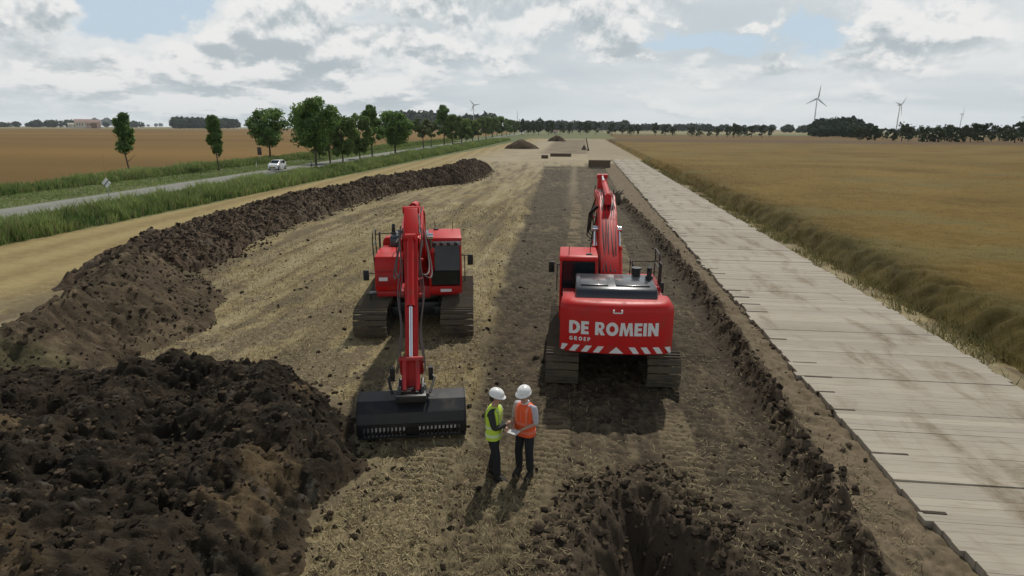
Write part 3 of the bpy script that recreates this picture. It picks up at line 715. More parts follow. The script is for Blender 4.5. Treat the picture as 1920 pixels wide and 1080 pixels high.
LETTERS = {   # heavy sans capitals on a unit cell; outer loops and holes
 'D': (.92, [[(0, 0), (.42, 0), (.62, .05), (.78, .17), (.88, .35), (.9, .5), (.88, .65), (.78, .83), (.62, .95), (.42, 1), (0, 1)]], [[(.29, .24), (.29, .76), (.40, .76), (.52, .70), (.59, .58), (.60, .5), (.59, .42), (.52, .30), (.40, .24)]]),
 'E': (.66, [[(0, 0), (.62, 0), (.62, .23), (.28, .23), (.28, .39), (.58, .39), (.58, .61), (.28, .61), (.28, .77), (.62, .77), (.62, 1), (0, 1)]], []),
 'R': (.82, [[(0, 0), (.28, 0), (.28, .34), (.46, 0), (.81, 0), (.56, .42), (.68, .5), (.75, .68), (.71, .85), (.6, .96), (.45, 1), (0, 1)]], [[(.28, .55), (.28, .79), (.40, .79), (.47, .75), (.48, .67), (.47, .59), (.40, .55)]]),
 'O': (1.02, [[(.5+.5*math.cos(a), .5+.52*math.sin(a)) for a in [k*math.pi/12 for k in range(24)]]], [[(.5+.22*math.cos(a), .5+.25*math.sin(a)) for a in [-k*math.pi/8 for k in range(16)]]]),
 'M': (1.16, [[(0, 0), (.27, 0), (.32, .58), (.47, 0), (.66, 0), (.81, .58), (.86, 0), (1.13, 0), (1.02, 1), (.72, 1), (.565, .42), (.41, 1), (.11, 1)]], []),
 'I': (.33, [[(0, 0), (.28, 0), (.28, 1), (0, 1)]], []),
 'N': (.90, [[(0, 0), (.28, 0), (.28, .52), (.58, 0), (.86, 0), (.86, 1), (.58, 1), (.58, .48), (.28, 1), (0, 1)]], []),
 'G': (.98, [[(.5+.5*math.cos(a), .5+.52*math.sin(a)) for a in [math.pi*.25+k*math.pi/12 for k in range(20)]]+[(1.0, .56), (.52, .56), (.52, .38), (.70, .38), (.62, .28), (.5, .25)]+[(.5+.24*math.cos(a), .5+.26*math.sin(a)) for a in [math.pi*1.4-k*math.pi/8 for k in range(1, 10)]]], []),
 'P': (.74, [[(0, 0), (.28, 0), (.28, .33), (.46, .33), (.62, .39), (.72, .55), (.73, .68), (.71, .83), (.6, .96), (.45, 1), (0, 1)]], [[(.28, .55), (.28, .79), (.40, .79), (.46, .75), (.47, .67), (.46, .59), (.40, .55)]]),
}
def flat_shape(bm, loops, holes):
    """fill loops with holes as flat faces at y=0 in the xz plane"""
    es = []
    for lp in loops+holes:
        vs = [bm.verts.new((a, 0, b)) for a, b in lp]
        es += [bm.edges.new((vs[i], vs[(i+1) % len(vs)])) for i in range(len(vs))]
    bmesh.ops.triangle_fill(bm, edges=es, use_beauty=True, use_dissolve=False)
def decal(name, shapes, m, parent, surf, mirror=True, off=.010):
    """flat marks wrapped on a surface y = surf(x, z); seen from behind the machine"""
    bm = bmesh.new()
    for lo, ho in shapes: flat_shape(bm, lo, ho)
    for k in range(-30, 31):
        bmesh.ops.bisect_plane(bm, geom=bm.verts[:]+bm.edges[:]+bm.faces[:], plane_co=(k*.05, 0, 0), plane_no=(1, 0, 0))
    for v in bm.verts: v.co.y = surf(v.co.x, v.co.z)-off
    bmesh.ops.recalc_face_normals(bm, faces=bm.faces)
    for f in bm.faces:
        if f.normal.y > 0: f.normal_flip()
    me = bpy.data.meshes.new(name); bm.to_mesh(me); bm.free(); me.materials.append(m)
    return link(name, me, parent)
def word(txt, x0, z0, h, sx, gap):
    out = []; x = x0
    for ch in txt:
        if ch == ' ': x += .42*h*sx; continue
        w, lo, ho = LETTERS[ch]
        out.append(([[(x+a*h*sx, z0+b*h) for a, b in l] for l in lo], [[(x+a*h*sx, z0+b*h) for a, b in l] for l in ho])); x += w*h*sx+gap*h
    return out, x
def squircle(pts): return pts

def excavator(name, loc, rz, label, under_rz=0., TW=3.4, PW=.8, TL=4.6, boom=None, stick=None, arm_x=0., bucket='dig', sign=False, box_h=2.35, grp=None):
    root = empty(name, loc, rz); tag(root, label, 'excavator', grp)
    U = Matrix.Rotation(under_rz, 4, 'Z')
    # undercarriage
    m = MB(); m.T = U; m.box(-.75, .75, -1.1, 1.1, .42, .86)
    for s_ in (-1, 1): m.box(min(s_*.6, s_*(TW/2-PW)-.0), max(s_*.6, s_*(TW/2-PW)), -1.25, -.65, .40, .74); m.box(min(s_*.6, s_*(TW/2-PW)), max(s_*.6, s_*(TW/2-PW)), .65, 1.25, .40, .74)
    m.build('carbody', BLK, root, .03)
    m = MB(); m.cyl((0, 0, .84), (0, 0, 1.12), .78, 32); m.build('slew_ring', STEEL, root)
    r = .47; cyc = TL/2-r
    for s_ in (-1, 1):
        xc = s_*(TW/2-PW/2)
        f = MB(); f.T = U; f.box(xc-.16, xc+.16, -cyc+.25, cyc-.25, .30, .66)
        for k in range(7): yk = -cyc+.45+k*(2*cyc-.9)/6; f.cyl((xc-.2, yk, .22), (xc+.2, yk, .22), .12, 10)
        for yk in (-.6, .6): f.cyl((xc-.14, yk, .78), (xc+.14, yk, .78), .08, 8)
        f.build('track_frame', STEEL, root, .015)
        for e in (-1, 1):
            w = MB(); w.T = U; w.cyl((xc-.16, e*cyc, .49), (xc+.16, e*cyc, .49), .36, 20); w.cyl((xc-.24, e*cyc, .49), (xc+.24, e*cyc, .49), .14, 12)
            w.build('idler' if e > 0 else 'sprocket', STEEL, root, .01)
        t_ = MB(); t_.T = U
        per = 4*cyc+2*math.pi*r; n = int(per/.205); P = []
        for k in range(n):
            d = k*per/n
            if d < 2*cyc: P.append((-cyc+d, .49+r, 0.))
            elif d < 2*cyc+math.pi*r: a = (d-2*cyc)/r; P.append((cyc+r*math.sin(a), .49+r*math.cos(a), a))
            elif d < 4*cyc+math.pi*r: P.append((cyc-(d-2*cyc-math.pi*r), .49-r, math.pi))
            else: a = (d-4*cyc-math.pi*r)/r; P.append((-cyc-r*math.sin(a), .49-r*math.cos(a), math.pi+a))
        for (yy_, zz_, a) in P:
            sag = -.05*math.sin(math.pi*(yy_+cyc)/(2*cyc)) if a == 0. and False else 0
            q = Matrix.Translation((xc, yy_, zz_+sag)) @ Matrix.Rotation(-a, 4, 'X'); t_.T = U @ q
            t_.box(-PW/2, PW/2, -.082, .082, -.035, -.005)
            for gy in (-.062, .035): t_.box(-PW/2+.004, PW/2-.004, gy-.010, gy+.010, -.006, .030)
            for lx in (-.11, .11): t_.box(lx-.03, lx+.03, -.10, .10, -.10, -.034)
        t_.build('track', STEEL, root)
    # upper deck
    HW = 1.40
    m = MB(); m.box(-HW+.05, HW-.05, -2.45, 1.25, 1.12, 1.30); m.box(-.42, .42, .2, 1.45, 1.12, 1.5); m.build('deck', REDD, root, .02)
    # counterweight, curved in plan
    def cwy(x, z=0): return -3.02+.17*(x/1.38)**2
    rings = []
    Z = [(1.19, .10), (1.215, .035), (1.25, .0), (2.30, .0), (2.42, .035), (2.50, .12), (2.53, .26)]
    hw = HW
    for z, ins in Z:
        ring = []; W = hw-ins*.6
        for k in range(17):
            x = -W+2*W*k/16; e = max(0, abs(x)-(W-.16))/.16; ring.append((x, cwy(x)+ins+.15*(1-math.sqrt(max(0, 1-e*e))), z))
        ring += [(W, -2.10, z), (0, -2.06, z), (-W, -2.10, z)]; rings.append(ring)
    m = MB(); m.loft(rings); cw = m.build('counterweight', RED, root, 0, True)
    m = MB()
    for x in (-.10, .10): m.box(x-.02, x+.02, cwy(x)-.03, cwy(x)+.08, 2.30, 2.38)
    m.box(-.10, .10, cwy(0)-.025, cwy(0)+.05, 2.29, 2.315); m.build('lifting_eye', WHITE if sign else REDD, cw)
    if sign:
        sh, xe = word('DE ROMEIN', -1.17, 1.72, .335, 0.90, .05)
        decal('lettering', sh, WHITE, cw, lambda x, z: cwy(x))
        sh, xe = word('GROEP', -1.16, 1.545, .10, .92, .32); decal('small_lettering', sh, WHITE, cw, lambda x, z: cwy(x))
        lo, hi = 1.262, 1.43; st = []
        for k in range(4):
            x = .30+k*.295
            st.append(([[(x, hi), (min(x+.15, 1.37), hi), (min(x+.27, 1.37), lo), (x+.12, lo)]], [])); st.append(([[(-x, hi), (-x-.12, lo), (-min(x+.27, 1.37), lo), (-min(x+.15, 1.37), hi)]], []))
        st.append(([[(-.18, lo), (.18, lo), (0, hi)]], []))
        decal('warning_stripes', st, WHITE, cw, lambda x, z: cwy(x)+.15*(1-math.sqrt(max(0, 1-(max(0, abs(x)-(HW-.16))/.16)**2))), off=.012)
    # engine bay and hood
    m = MB(); m.box(-HW+.04, HW-.04, -2.14, -.55, 1.302, 2.26); m.build('engine_bay', REDD, root, .03)
    for s_ in (-1, 1):
        m = MB()
        for k in range(7): m.box(s_*(HW-.035)-.012, s_*(HW-.035)+.012, -1.95+k*.1, -1.89+k*.1, 1.6, 2.1)
        m.build('grille', BLK, root)
    m = MB(); m.prism([(-2.55, 2.44), (-2.42, 2.70), (-2.30, 2.76), (-.98, 2.80), (-.82, 2.72), (-.78, 2.24), (-2.55, 2.24)], -1.02, 1.02); hood = m.build('engine_hood', HOODM, root, .05)
    m = MB(); m.box(-.9, -.2, -2.2, -1.1, 2.775, 2.80); m.box(0, .85, -2.2, -1.1, 2.775, 2.80); m.build('hood_panel', HOODM, hood, .01)
    m = MB(); m.tube([(.92, -1.35, 2.7), (.92, -1.35, 3.02), (.92, -1.42, 3.12)], .065, 12); m.cyl((.92, -1.35, 2.7), (.92, -1.35, 2.86), .10, 12); m.build('exhaust_pipe', BLK, root)
    m = MB(); m.cyl((.62, -1.0, 2.72), (.62, -1.0, 2.95), .11, 14); m.cyl((.62, -1.0, 2.95), (.62, -1.0, 3.0), .14, 14); m.build('air_intake', BLK, root)
    # right side: tank and tool box with steps and rails
    m = MB(); m.prism([(-.56, 1.302), (1.22, 1.302), (1.24, box_h-.35), (1.10, box_h), (-.56, box_h)], .56, HW-.01); tk = m.build('side_tank', RED, root, .04)
    m = MB(); m.box(.62, 1.33, 1.238, 1.25, 1.50, 1.90); m.box(.62, 1.33, 1.240, 1.25, 1.95, box_h-.42); m.build('tank_door', REDD, tk, .008)
    m = MB(); m.box(.98, 1.26, 1.250, 1.256, 1.66, 1.78); m.build('data_plate', WHITE, tk)
    m = MB(); m.box(HW-.02, HW+.22, .9, 1.25, 1.20, 1.24); m.box(HW-.02, HW+.2, .9, 1.2, .85, .88); m.cyl((HW+.18, 1.2, .85), (HW+.18, 1.2, 1.22), .018, 6); m.cyl((HW+.18, .92, .85), (HW+.18, .92, 1.22), .018, 6); m.build('step', BLK, root, .005)
    m = MB()
    for yb in (1.12, .2): m.tube([(HW-.03, yb, 1.6), (HW+.02, yb, box_h+.5), (HW-.0, yb, box_h+.78)], .02, 6)
    for zb in (.38, .78): m.tube([(HW, 1.12, box_h+zb), (HW, .2, box_h+zb)], .02, 6)
    m.tube([(.62, .1, box_h), (.62, .1, box_h+.6), (1.2, .1, box_h+.6), (HW, .2, box_h+.6)], .018, 6)
    m.tube([(.66, 1.05, box_h), (.66, 1.05, box_h+.45), (.66, .3, box_h+.45), (.66, .3, box_h)], .018, 6)
    m.build('handrail', BLK, root)
    m = MB()
    for yk in (.35, .55, .75): m.tube([(HW-.06, yk-1., 2.26), (HW-.06, yk-1., 3.02)], .016, 6)
    m.tube([(HW-.06, -.65, 3.02), (HW-.06, -.25, 3.02)], .016, 6); m.build('rail_post', RUB, root)
    m = MB(); m.box(-HW+.04, -.62, -.54, -.32, 1.302, 2.2); m.build('side_cover', REDD, root, .03)
    # cab on the machine's left
    x0, x1 = -HW-.06, -.40; yb, yf = -.28, 1.50
    cab = MB(); fr = .07
    cab.box(x0, x1, yb, yf, 1.25, 1.50)
    prof = [(yb, 1.5), (yf+.05, 1.5), (yf+.08, 2.0), (yf-.18, 3.0), (yb, 3.0)]
    for xx in (x0, x1-.06):
        for (a, b) in (((yb, 1.5), (yb, 3.02)), ((yf+.03, 1.5), (yf+.05, 2.05)), ((yf+.05, 2.05), (yf-.2, 3.02)), ((.55, 1.5), (.5, 3.02))):
            dy = .045; cab.prism([(a[0]-dy, a[1]), (a[0]+dy, a[1]), (b[0]+dy, b[1]), (b[0]-dy, b[1])], xx, xx+.06)
        cab.box(xx+.002, xx+.058, yb, .52, 1.5, 2.0)
    cab.box(x0+.06, x1-.06, yb-.03, yb+.05, 1.5, 1.85)
    c_o = cab.build('cab', RED, root, .012)
    m = MB(); m.prism([(yb-.05, 2.98), (yf-.12, 2.98), (yf-.16, 3.09), (yb+.05, 3.14), (yb-.05, 3.08)], x0-.02, x1+.02); m.build('cab_roof', RED, c_o, .035)
    m = MB(); m.prism([(yf+.06, 1.56), (yf+.075, 2.05), (yf-.17, 2.96), (yf-.20, 2.96), (yf+.045, 2.05), (yf+.03, 1.56)], x0+.065, x1-.065); m.build('windscreen', GLASS, c_o)
    m = MB(); m.box(x0+.065, x1-.065, yb-.015, yb+.01, 1.86, 2.97); m.build('rear_window', GLASS, c_o)
    for xx in (x0+.02, x1-.04):
        m = MB(); m.prism([(yb+.05, 2.0), (.46, 2.0), (.455, 2.96), (yb+.05, 2.96)], xx, xx+.015); m.prism([(.60, 1.55), (yf, 1.55), (yf+.01, 2.05), (yf-.24, 2.96), (.56, 2.96)], xx, xx+.015); m.build('side_window', GLASS, c_o)
    m = MB(); m.box(x0+.12, x1-.12, yf-.02, yf+.02, 3.0, 3.0001+.0)
    m = MB(); m.box(x0+.02, x1-.02, yf-.20, yf-.10, 2.84, 2.98); m.build('lamp_bar', GREY, c_o, .01)
    for k in range(4):
        xl = x0+.18+k*(x1-x0-.36)/3; l = MB(); l.box(xl-.055, xl+.055, yf-.10, yf-.02, 2.86, 2.96); l.build('work_lamp', HOODM if not sign else LAMP, c_o, .012)
    m = MB(); m.box(x0+.25, x1-.25, .2, .75, 1.5, 1.95); m.box(x0+.27, x1-.27, .12, .28, 1.95, 2.65); m.build('seat', RUB, c_o, .04)
    m = MB(); m.box(x0+.35, x1-.35, yf+.05, yf+.075, 1.33, 1.42); m.build('number_plate', WHITE, c_o)
    m = MB(); m.tube([(x1-.2, .1, 3.1), (x1-.2, .1, 3.45)], .012, 6); m.build('antenna', RUB, c_o); m = MB(); m.tube([(x0+.25, -.1, 3.1), (x0+.25, -.1, 3.4)], .012, 6); m.build('antenna', RUB, c_o); m = MB(); m.box(x1-.32, x1-.15, -.15, 0, 3.1, 3.17); m.build('beacon', RUB, c_o)
    m = MB(); m.tube([(x0+.02, yf-.1, 1.6), (x0-.1, yf-.05, 1.65), (x0-.1, yf-.12, 2.5), (x0+.02, yf-.16, 2.55)], .016, 6); m.build('grab_rail', BLK, c_o)
    # mirrors
    for (pts, bx) in (([(x0, yf-.15, 2.5), (x0-.28, yf+.05, 2.52)], (x0-.28, yf+.05, 2.42)), ([(HW-.05, 1.15, 1.9), (HW+.26, 1.28, 1.95)], (HW+.26, 1.28, 1.9))):
        m = MB(); m.tube(pts, .015, 6); m.box(bx[0]-.09, bx[0]+.09, bx[1]-.03, bx[1]+.03, bx[2]-.20, bx[2]+.14); m.build('mirror', RUB, root, .012)
    # boom: closed box section following the bend
    def sect(path, w, name_, mt_, par, bev=.02):
        bb = MB(); rg_ = []
        for i, (y, z, h) in enumerate(path):
            a = path[max(i-1, 0)]; b = path[min(i+1, len(path)-1)]; dy, dz = b[0]-a[0], b[1]-a[1]; L = math.hypot(dy, dz); ny, nz = -dz/L, dy/L
            ww = w if not isinstance(w, (list, tuple)) else w[i]
            rg_.append([(arm_x-ww/2, y-ny*h/2, z-nz*h/2), (arm_x+ww/2, y-ny*h/2, z-nz*h/2), (arm_x+ww/2, y+ny*h/2, z+nz*h/2), (arm_x-ww/2, y+ny*h/2, z+nz*h/2)])
        bb.loft(rg_); return bb.build(name_, mt_, par, bev)
    (fy, fz), (ky, kz), (ty, tz) = boom
    bp = [(fy, fz, .35), (fy+.25*(ky-fy), fz+.30*(kz-fz), .55), (fy+.8*(ky-fy), fz+.86*(kz-fz), .74), (ky+.05*(ty-ky), kz+.02, .74), (ky+.35*(ty-ky), kz+.38*(tz-kz)+.02, .62), (ty, tz, .32)]
    bo = sect(bp, 56/100 if sign else .44, 'boom', RED, root)
    kx = arm_x
    m = MB(); m.cyl((kx-.36, fy, fz), (kx+.36, fy, fz), .12, 14); m.build('boom_pin', STEEL, bo); m = MB(); m.cyl((kx-.28, ty, tz), (kx+.28, ty, tz), .09, 14); m.build('boom_pin', STEEL, bo)
    for s_ in (-1, 1):
        m = MB(); m.prism([(fy-.4, 1.3), (fy+.45, 1.3), (fy+.18, fz+.12), (fy-.16, fz+.12)], kx+s_*.30-.035, kx+s_*.30+.035); m.build('boom_bracket', RED, root, .01)
        # boom cylinder
        a = Vector((kx+s_*.38, fy+.55, 1.42)); b = Vector((kx+s_*.38, fy+.78*(ky-fy)+.05, fz+.76*(kz-fz)-.08)); c = a.lerp(b, .74)
        m = MB(); m.cyl(a, c, .095, 14); m.cyl(a-(c-a)*.02, a+(c-a)*.04, .12, 14); m.cyl(c-(c-a)*.03, c, .11, 14); cy = m.build('boom_cylinder', RED, root, 0, True)
        m = MB(); m.cyl(c, b, .05, 12); m.cyl(b-Vector((.09, 0, 0)), b+Vector((.09, 0, 0)), .10, 12); m.build('piston_rod', CHROME, cy, 0, True)
    (sy, sz), (ey, ez), (ny_, nz_) = stick       # stick rear end, pivot on boom tip, tip
    d = Vector((0, ny_-sy, nz_-sz)); L = d.length; d.normalize()
    sp = [(sy, sz, .22), (sy+d.y*.28*L*.8, sz+d.z*.28*L*.8, .52), (sy+d.y*.42*L, sz+d.z*.42*L, .44), (ny_, nz_, .22)]
    st = sect(sp, [.33, .34, .29, .27] if bucket == 'ditch' else [.34, .36, .34, .30], 'stick', RED, root)
    for s_ in (-1, 1):
        m = MB(); m.prism([(ty-.3, tz-.16), (ty+.18, tz-.16), (ty+.18, tz+.16), (ty-.3, tz+.2)], kx+s_*.215-.02, kx+s_*.215+.02); m.build('clevis', RED, bo, .01)
    # stick cylinder on the boom's back
    a = Vector((kx, ky-.15*(ky-fy), kz+(.44 if bucket == 'ditch' else .5))); b = Vector((kx, sy, sz)); c = a.lerp(b, .62)
    m = MB(); m.cyl(a, c, .10, 14); m.cyl(c-(c-a)*.05, c, .12, 14); m.prism([(a.y-.2, a.z-.25), (a.y+.2, a.z-.25), (a.y+.07, a.z+.06), (a.y-.07, a.z+.06)], kx-.11, kx+.11); cy = m.build('stick_cylinder', RED, root, 0, True)
    m = MB(); m.cyl(c, b, .052, 12); m.build('piston_rod', CHROME, cy, 0, True); m = MB(); m.cyl(b-Vector((.2, 0, 0)), b+Vector((.2, 0, 0)), .09, 12); m.build('stick_pin', RED, st, 0, True)
    # bucket cylinder along the stick's front
    nrm = Vector((0, -d.z, d.y));
    if nrm.y < 0 and bucket == 'ditch': nrm = -nrm
    if bucket != 'ditch' and nrm.y < 0: nrm = -nrm
    S = Vector((kx, sy, sz)); a = S+d*(.20*L)+nrm*.34; b = S+d*(.865*L)+nrm*.36; c = a.lerp(b, .58)
    m = MB(); m.cyl(a, c, .082, 14); m.cyl(c-(c-a)*.06, c, .098, 14); m.cyl(a-Vector((.12, 0, 0)), a+Vector((.12, 0, 0)), .09, 12); m.box(kx-.1, kx+.1, a.y-.1, a.y+.05, a.z-.1, a.z+.05); cy = m.build('bucket_cylinder', RED, root, 0, True)
    m = MB(); m.cyl(c, b, .042, 12); m.build('piston_rod', CHROME, cy, 0, True)
    tipv = Vector((kx, ny_, nz_)); m = MB(); lk = tipv-d*.38
    for s_ in (-1, 1):
        m.tube([lk+Vector((s_*.22, 0, 0)), b+Vector((s_*.20, 0, 0))], .05, 8); m.tube([b+Vector((s_*.14, 0, 0)), tipv+nrm*.42+d*.10+Vector((s_*.14, 0, 0))], .055, 8)
    m.cyl(b-Vector((.26, 0, 0)), b+Vector((.26, 0, 0)), .065, 12); m.cyl(lk-Vector((.25, 0, 0)), lk+Vector((.25, 0, 0)), .06, 12); m.build('bucket_linkage', REDD, root, .0, True)
    # hoses
    hs = MB(); pp = MB()
    def on_boom(f, off, sx_):
        y = np.interp(f, [0, .5, 1], [fy, ky, ty]); z = np.interp(f, [0, .5, 1], [fz, kz, tz]); return (kx+sx_, y, z+off)
    for sx_ in (-.17, -.11, -.04, .05, .12, .18):
        pp.tube([(kx+sx_*1.3+.012*math.sin(f*5+sx_*30), float(np.interp(f, range(6), [q_[0] for q_ in bp])), float(np.interp(f, range(6), [q_[1]+q_[2]*.53+.035 for q_ in bp]))) for f in np.linspace(.5, 4.7, 26)], .024, 6)
    pp.build('boom_pipe', RED, bo, 0, True); pp = MB()
    for sx_ in (-.14, -.08, .0, .085, .15): pp.tube([(kx+sx_*1.25+.025*math.sin(f*4+sx_*60), float(np.interp(f, range(6), [q_[0] for q_ in bp])), float(np.interp(f, range(6), [q_[1]+q_[2]*.53+.055+.02*math.sin(f*6+sx_*90) for q_ in bp]))) for f in np.linspace(.3, 4.9, 36)], .018, 6)
    pp.build('boom_hose', RUB, bo, 0, True)
    for _ in ():
        pass
    for s_ in (-1, 1):
        for q in (0, 1):
            p0 = Vector(on_boom(.80, .1, s_*.27)); p1 = S+d*(.38*L)+Vector((s_*(.22+.03*q), 0, 0))
            hs.tube([p0.lerp(p1, t_)+Vector((s_*(.16+.05*q)*math.sin(math.pi*t_), -.0, (-.45-.12*q)*math.sin(math.pi*t_))) for t_ in np.linspace(0, 1, 9)], .019, 5)
        p0 = S+d*(.12*L)+nrm*.18+Vector((s_*.2, 0, 0)); hs.tube([p0+d*(L*.76*t_)+nrm*(.05*math.sin(t_*9+s_))+Vector((s_*(.03+.035*math.sin(t_*14)), 0, 0)) for t_ in np.linspace(0, 1, 14)], .018, 5)
        hs.tube([p0+d*(L*.80*t_)+nrm*(.10+.05*math.sin(t_*11))+Vector((s_*(.06+.04*math.cos(t_*13)), 0, 0)) for t_ in np.linspace(0.1, 1, 14)], .016, 5)
    if sign:
        lp_ = MB()
        for q in range(3): lp_.tube([(kx-.28-.03*q, ky-.3, kz+.15), (kx-.48-.05*q, ky-.1, kz-.1), (kx-.52-.05*q, ky+.2, kz-.7-.1*q), (kx-.40-.03*q, ky+.5, kz-.9-.1*q), (kx-.28, ky+.7, kz-.2)], .024, 6)
        lp_.build('hose_loop', RUB, root, 0, True)
    hs.build('hydraulic_hose', RUB if sign else mat('hose_sleeve', (.10, .075, .07), .6), root, 0, True)
    for s_ in (-1, 1):
        m = MB(); p = S+d*(.50*L)+Vector((s_*.19, 0, 0)); m.box(min(p.x, p.x+s_*.10), max(p.x, p.x+s_*.10), p.y-.06, p.y+.06, p.z-.03, p.z+.03); m.build('hose_clamp', REDD, st); m = MB()
        p = S+d*(.30*L)+Vector((s_*.19, 0, 0)); m.box(min(p.x, p.x+s_*.09), max(p.x, p.x+s_*.09), p.y-.05, p.y+.05, p.z-.03, p.z+.03)
        m.build('hose_clamp', REDD, st)
    # bucket
    if bucket == 'ditch':
        bt = empty('bucket', parent=root); bt2 = root
        by, bz = ny_, nz_                                  # pin at the tip
        W = 1.15; pr = [(by-.10, bz-.06), (by+.34, bz-.10), (by+.60, bz-.28), (by+.665, bz-.52)]; pr2 = [(by+.64, bz-.76), (by+.30, bz-.87), (by-.28, bz-.85)]
        bpy.data.objects.remove(bt)
        AX = Matrix.Translation((arm_x, 0, 0)); m = MB(); m.T = AX; th_ = .03
        def strip(a, b, xa, xb):
            dy, dz = b[0]-a[0], b[1]-a[1]; l = math.hypot(dy, dz); oy, oz = dz/l*th_, -dy/l*th_
            m.prism([a, b, (b[0]+oy, b[1]+oz), (a[0]+oy, a[1]+oz)], xa, xb)
        for a, b in zip(pr[:-1], pr[1:]): strip(a, b, -W, W)
        for s_ in (-1, 1):
            m.prism(pr+pr2+[(by-.34, bz-.5)], s_*W-.018, s_*W+.018)
        # slotted band: upright bars with openings between
        a, b = pr[-1], pr2[0]
        n = 25
        for k in range(n+1):
            xk = -W+.10+(2*W-.2)*k/n
            if abs(xk) < .12: continue
            strip(a, b, xk-.022, xk+.022); strip(b, pr2[1], xk-.022, xk+.022)
        strip(a, b, -W, -W+.09); strip(a, b, W-.09, W); strip(a, b, -.13, .13); strip(b, pr2[1], -.13, .13); strip(b, pr2[1], -W, -W+.09); strip(b, pr2[1], W-.09, W)
        strip(pr2[1], pr2[2], -W, W)
        m.box(-W, W, by+.615, by+.70, bz-.56, bz-.50); m.box(-W, W, by+.59, by+.68, bz-.83, bz-.78)
        bk = m.build('bucket', BUCK, root)
        m = MB(); m.T = AX
        for s_ in (-1, 1): m.prism([(by-.16, bz-.02), (by+.5, bz-.08), (by+.42, bz+.22), (by+.12, bz+.32), (by-.1, bz+.2)], s_*.24-.03, s_*.24+.03)
        m.box(-.32, .32, by+.05, by+.58, bz-.06, bz+.09); m.cyl((-.3, by, bz+.05), (.3, by, bz+.05), .07, 12)
        m.build('quick_hitch', BLK, bk, .01)
        for s_ in (-1, 1): m = MB(); m.T = AX; m.tube([(s_*.42, by-.05, bz+.35), (s_*.5, by+.1, bz+.30), (s_*.40, by+.45, bz+.10)], .028, 6); m.box(s_*.42-.05, s_*.42+.05, by-.1, by+.02, bz+.2, bz+.5); m.build('tilt_fitting', RUB, bk)
    else:
        by, bz = ny_, nz_; W = .60
        arc = [(by+.12, bz+.1), (by+.62, bz+.05), (by+.92, bz-.3), (by+.90, bz-.75), (by+.55, bz-1.08), (by+.05, bz-1.15)]
        m = MB(); outer = arc; cx_, cz_ = by+.4, bz-.5; inner = [(cx_+(y-cx_)*.93, cz_+(z-cz_)*.93) for y, z in arc]
        for i in range(len(arc)-1): m.prism([outer[i], outer[i+1], inner[i+1], inner[i]], -W, W)
        for s_ in (-1, 1): m.prism(arc+[(by-.05, bz-.3)], s_*W-.02, s_*W+.02)
        for k in range(5): x = -W+.08+k*(2*W-.16)/4; m.prism([(by+.12, bz-1.10), (by+.12, bz-1.19), (by-.18, bz-1.17)], x-.05, x+.05)
        bk = m.build('bucket', BUCK, root)
        m = MB()
        for s_ in (-1, 1): m.prism([(by-.1, bz-.1), (by+.6, bz+.03), (by+.45, bz+.35), (by+.05, bz+.25)], s_*.2-.03, s_*.2+.03)
        m.build('quick_hitch', BLK, bk, .01)
    return root

ANG = R(13)
ca_, sa_ = math.cos(ANG), math.sin(ANG)
excavator('excavator', (-5.6, 20.5, -.02), math.pi+ANG, 'red excavator facing the camera with its wide slotted ditching bucket resting on the straw', under_rz=R(-3),
          TW=3.8, PW=1.05, TL=5.0, arm_x=-.1, boom=((.3, 2.0), (3.5, 3.95), (6.55, 3.86)), stick=((6.05, 4.62), (6.5, 3.86), (8.45, .95)), bucket='ditch', box_h=2.45)
excavator('excavator', (.9, 17.5, -.10), R(1.3), 'red excavator seen from behind with white lettering and striped counterweight', TW=3.5, PW=.86, TL=4.8, arm_x=.02,
          boom=((.3, 2.05), (3.3, 4.0), (6.9, 4.15)), stick=((6.8, 4.85), (6.95, 4.15), (7.5, 1.6)), bucket='dig', sign=True)

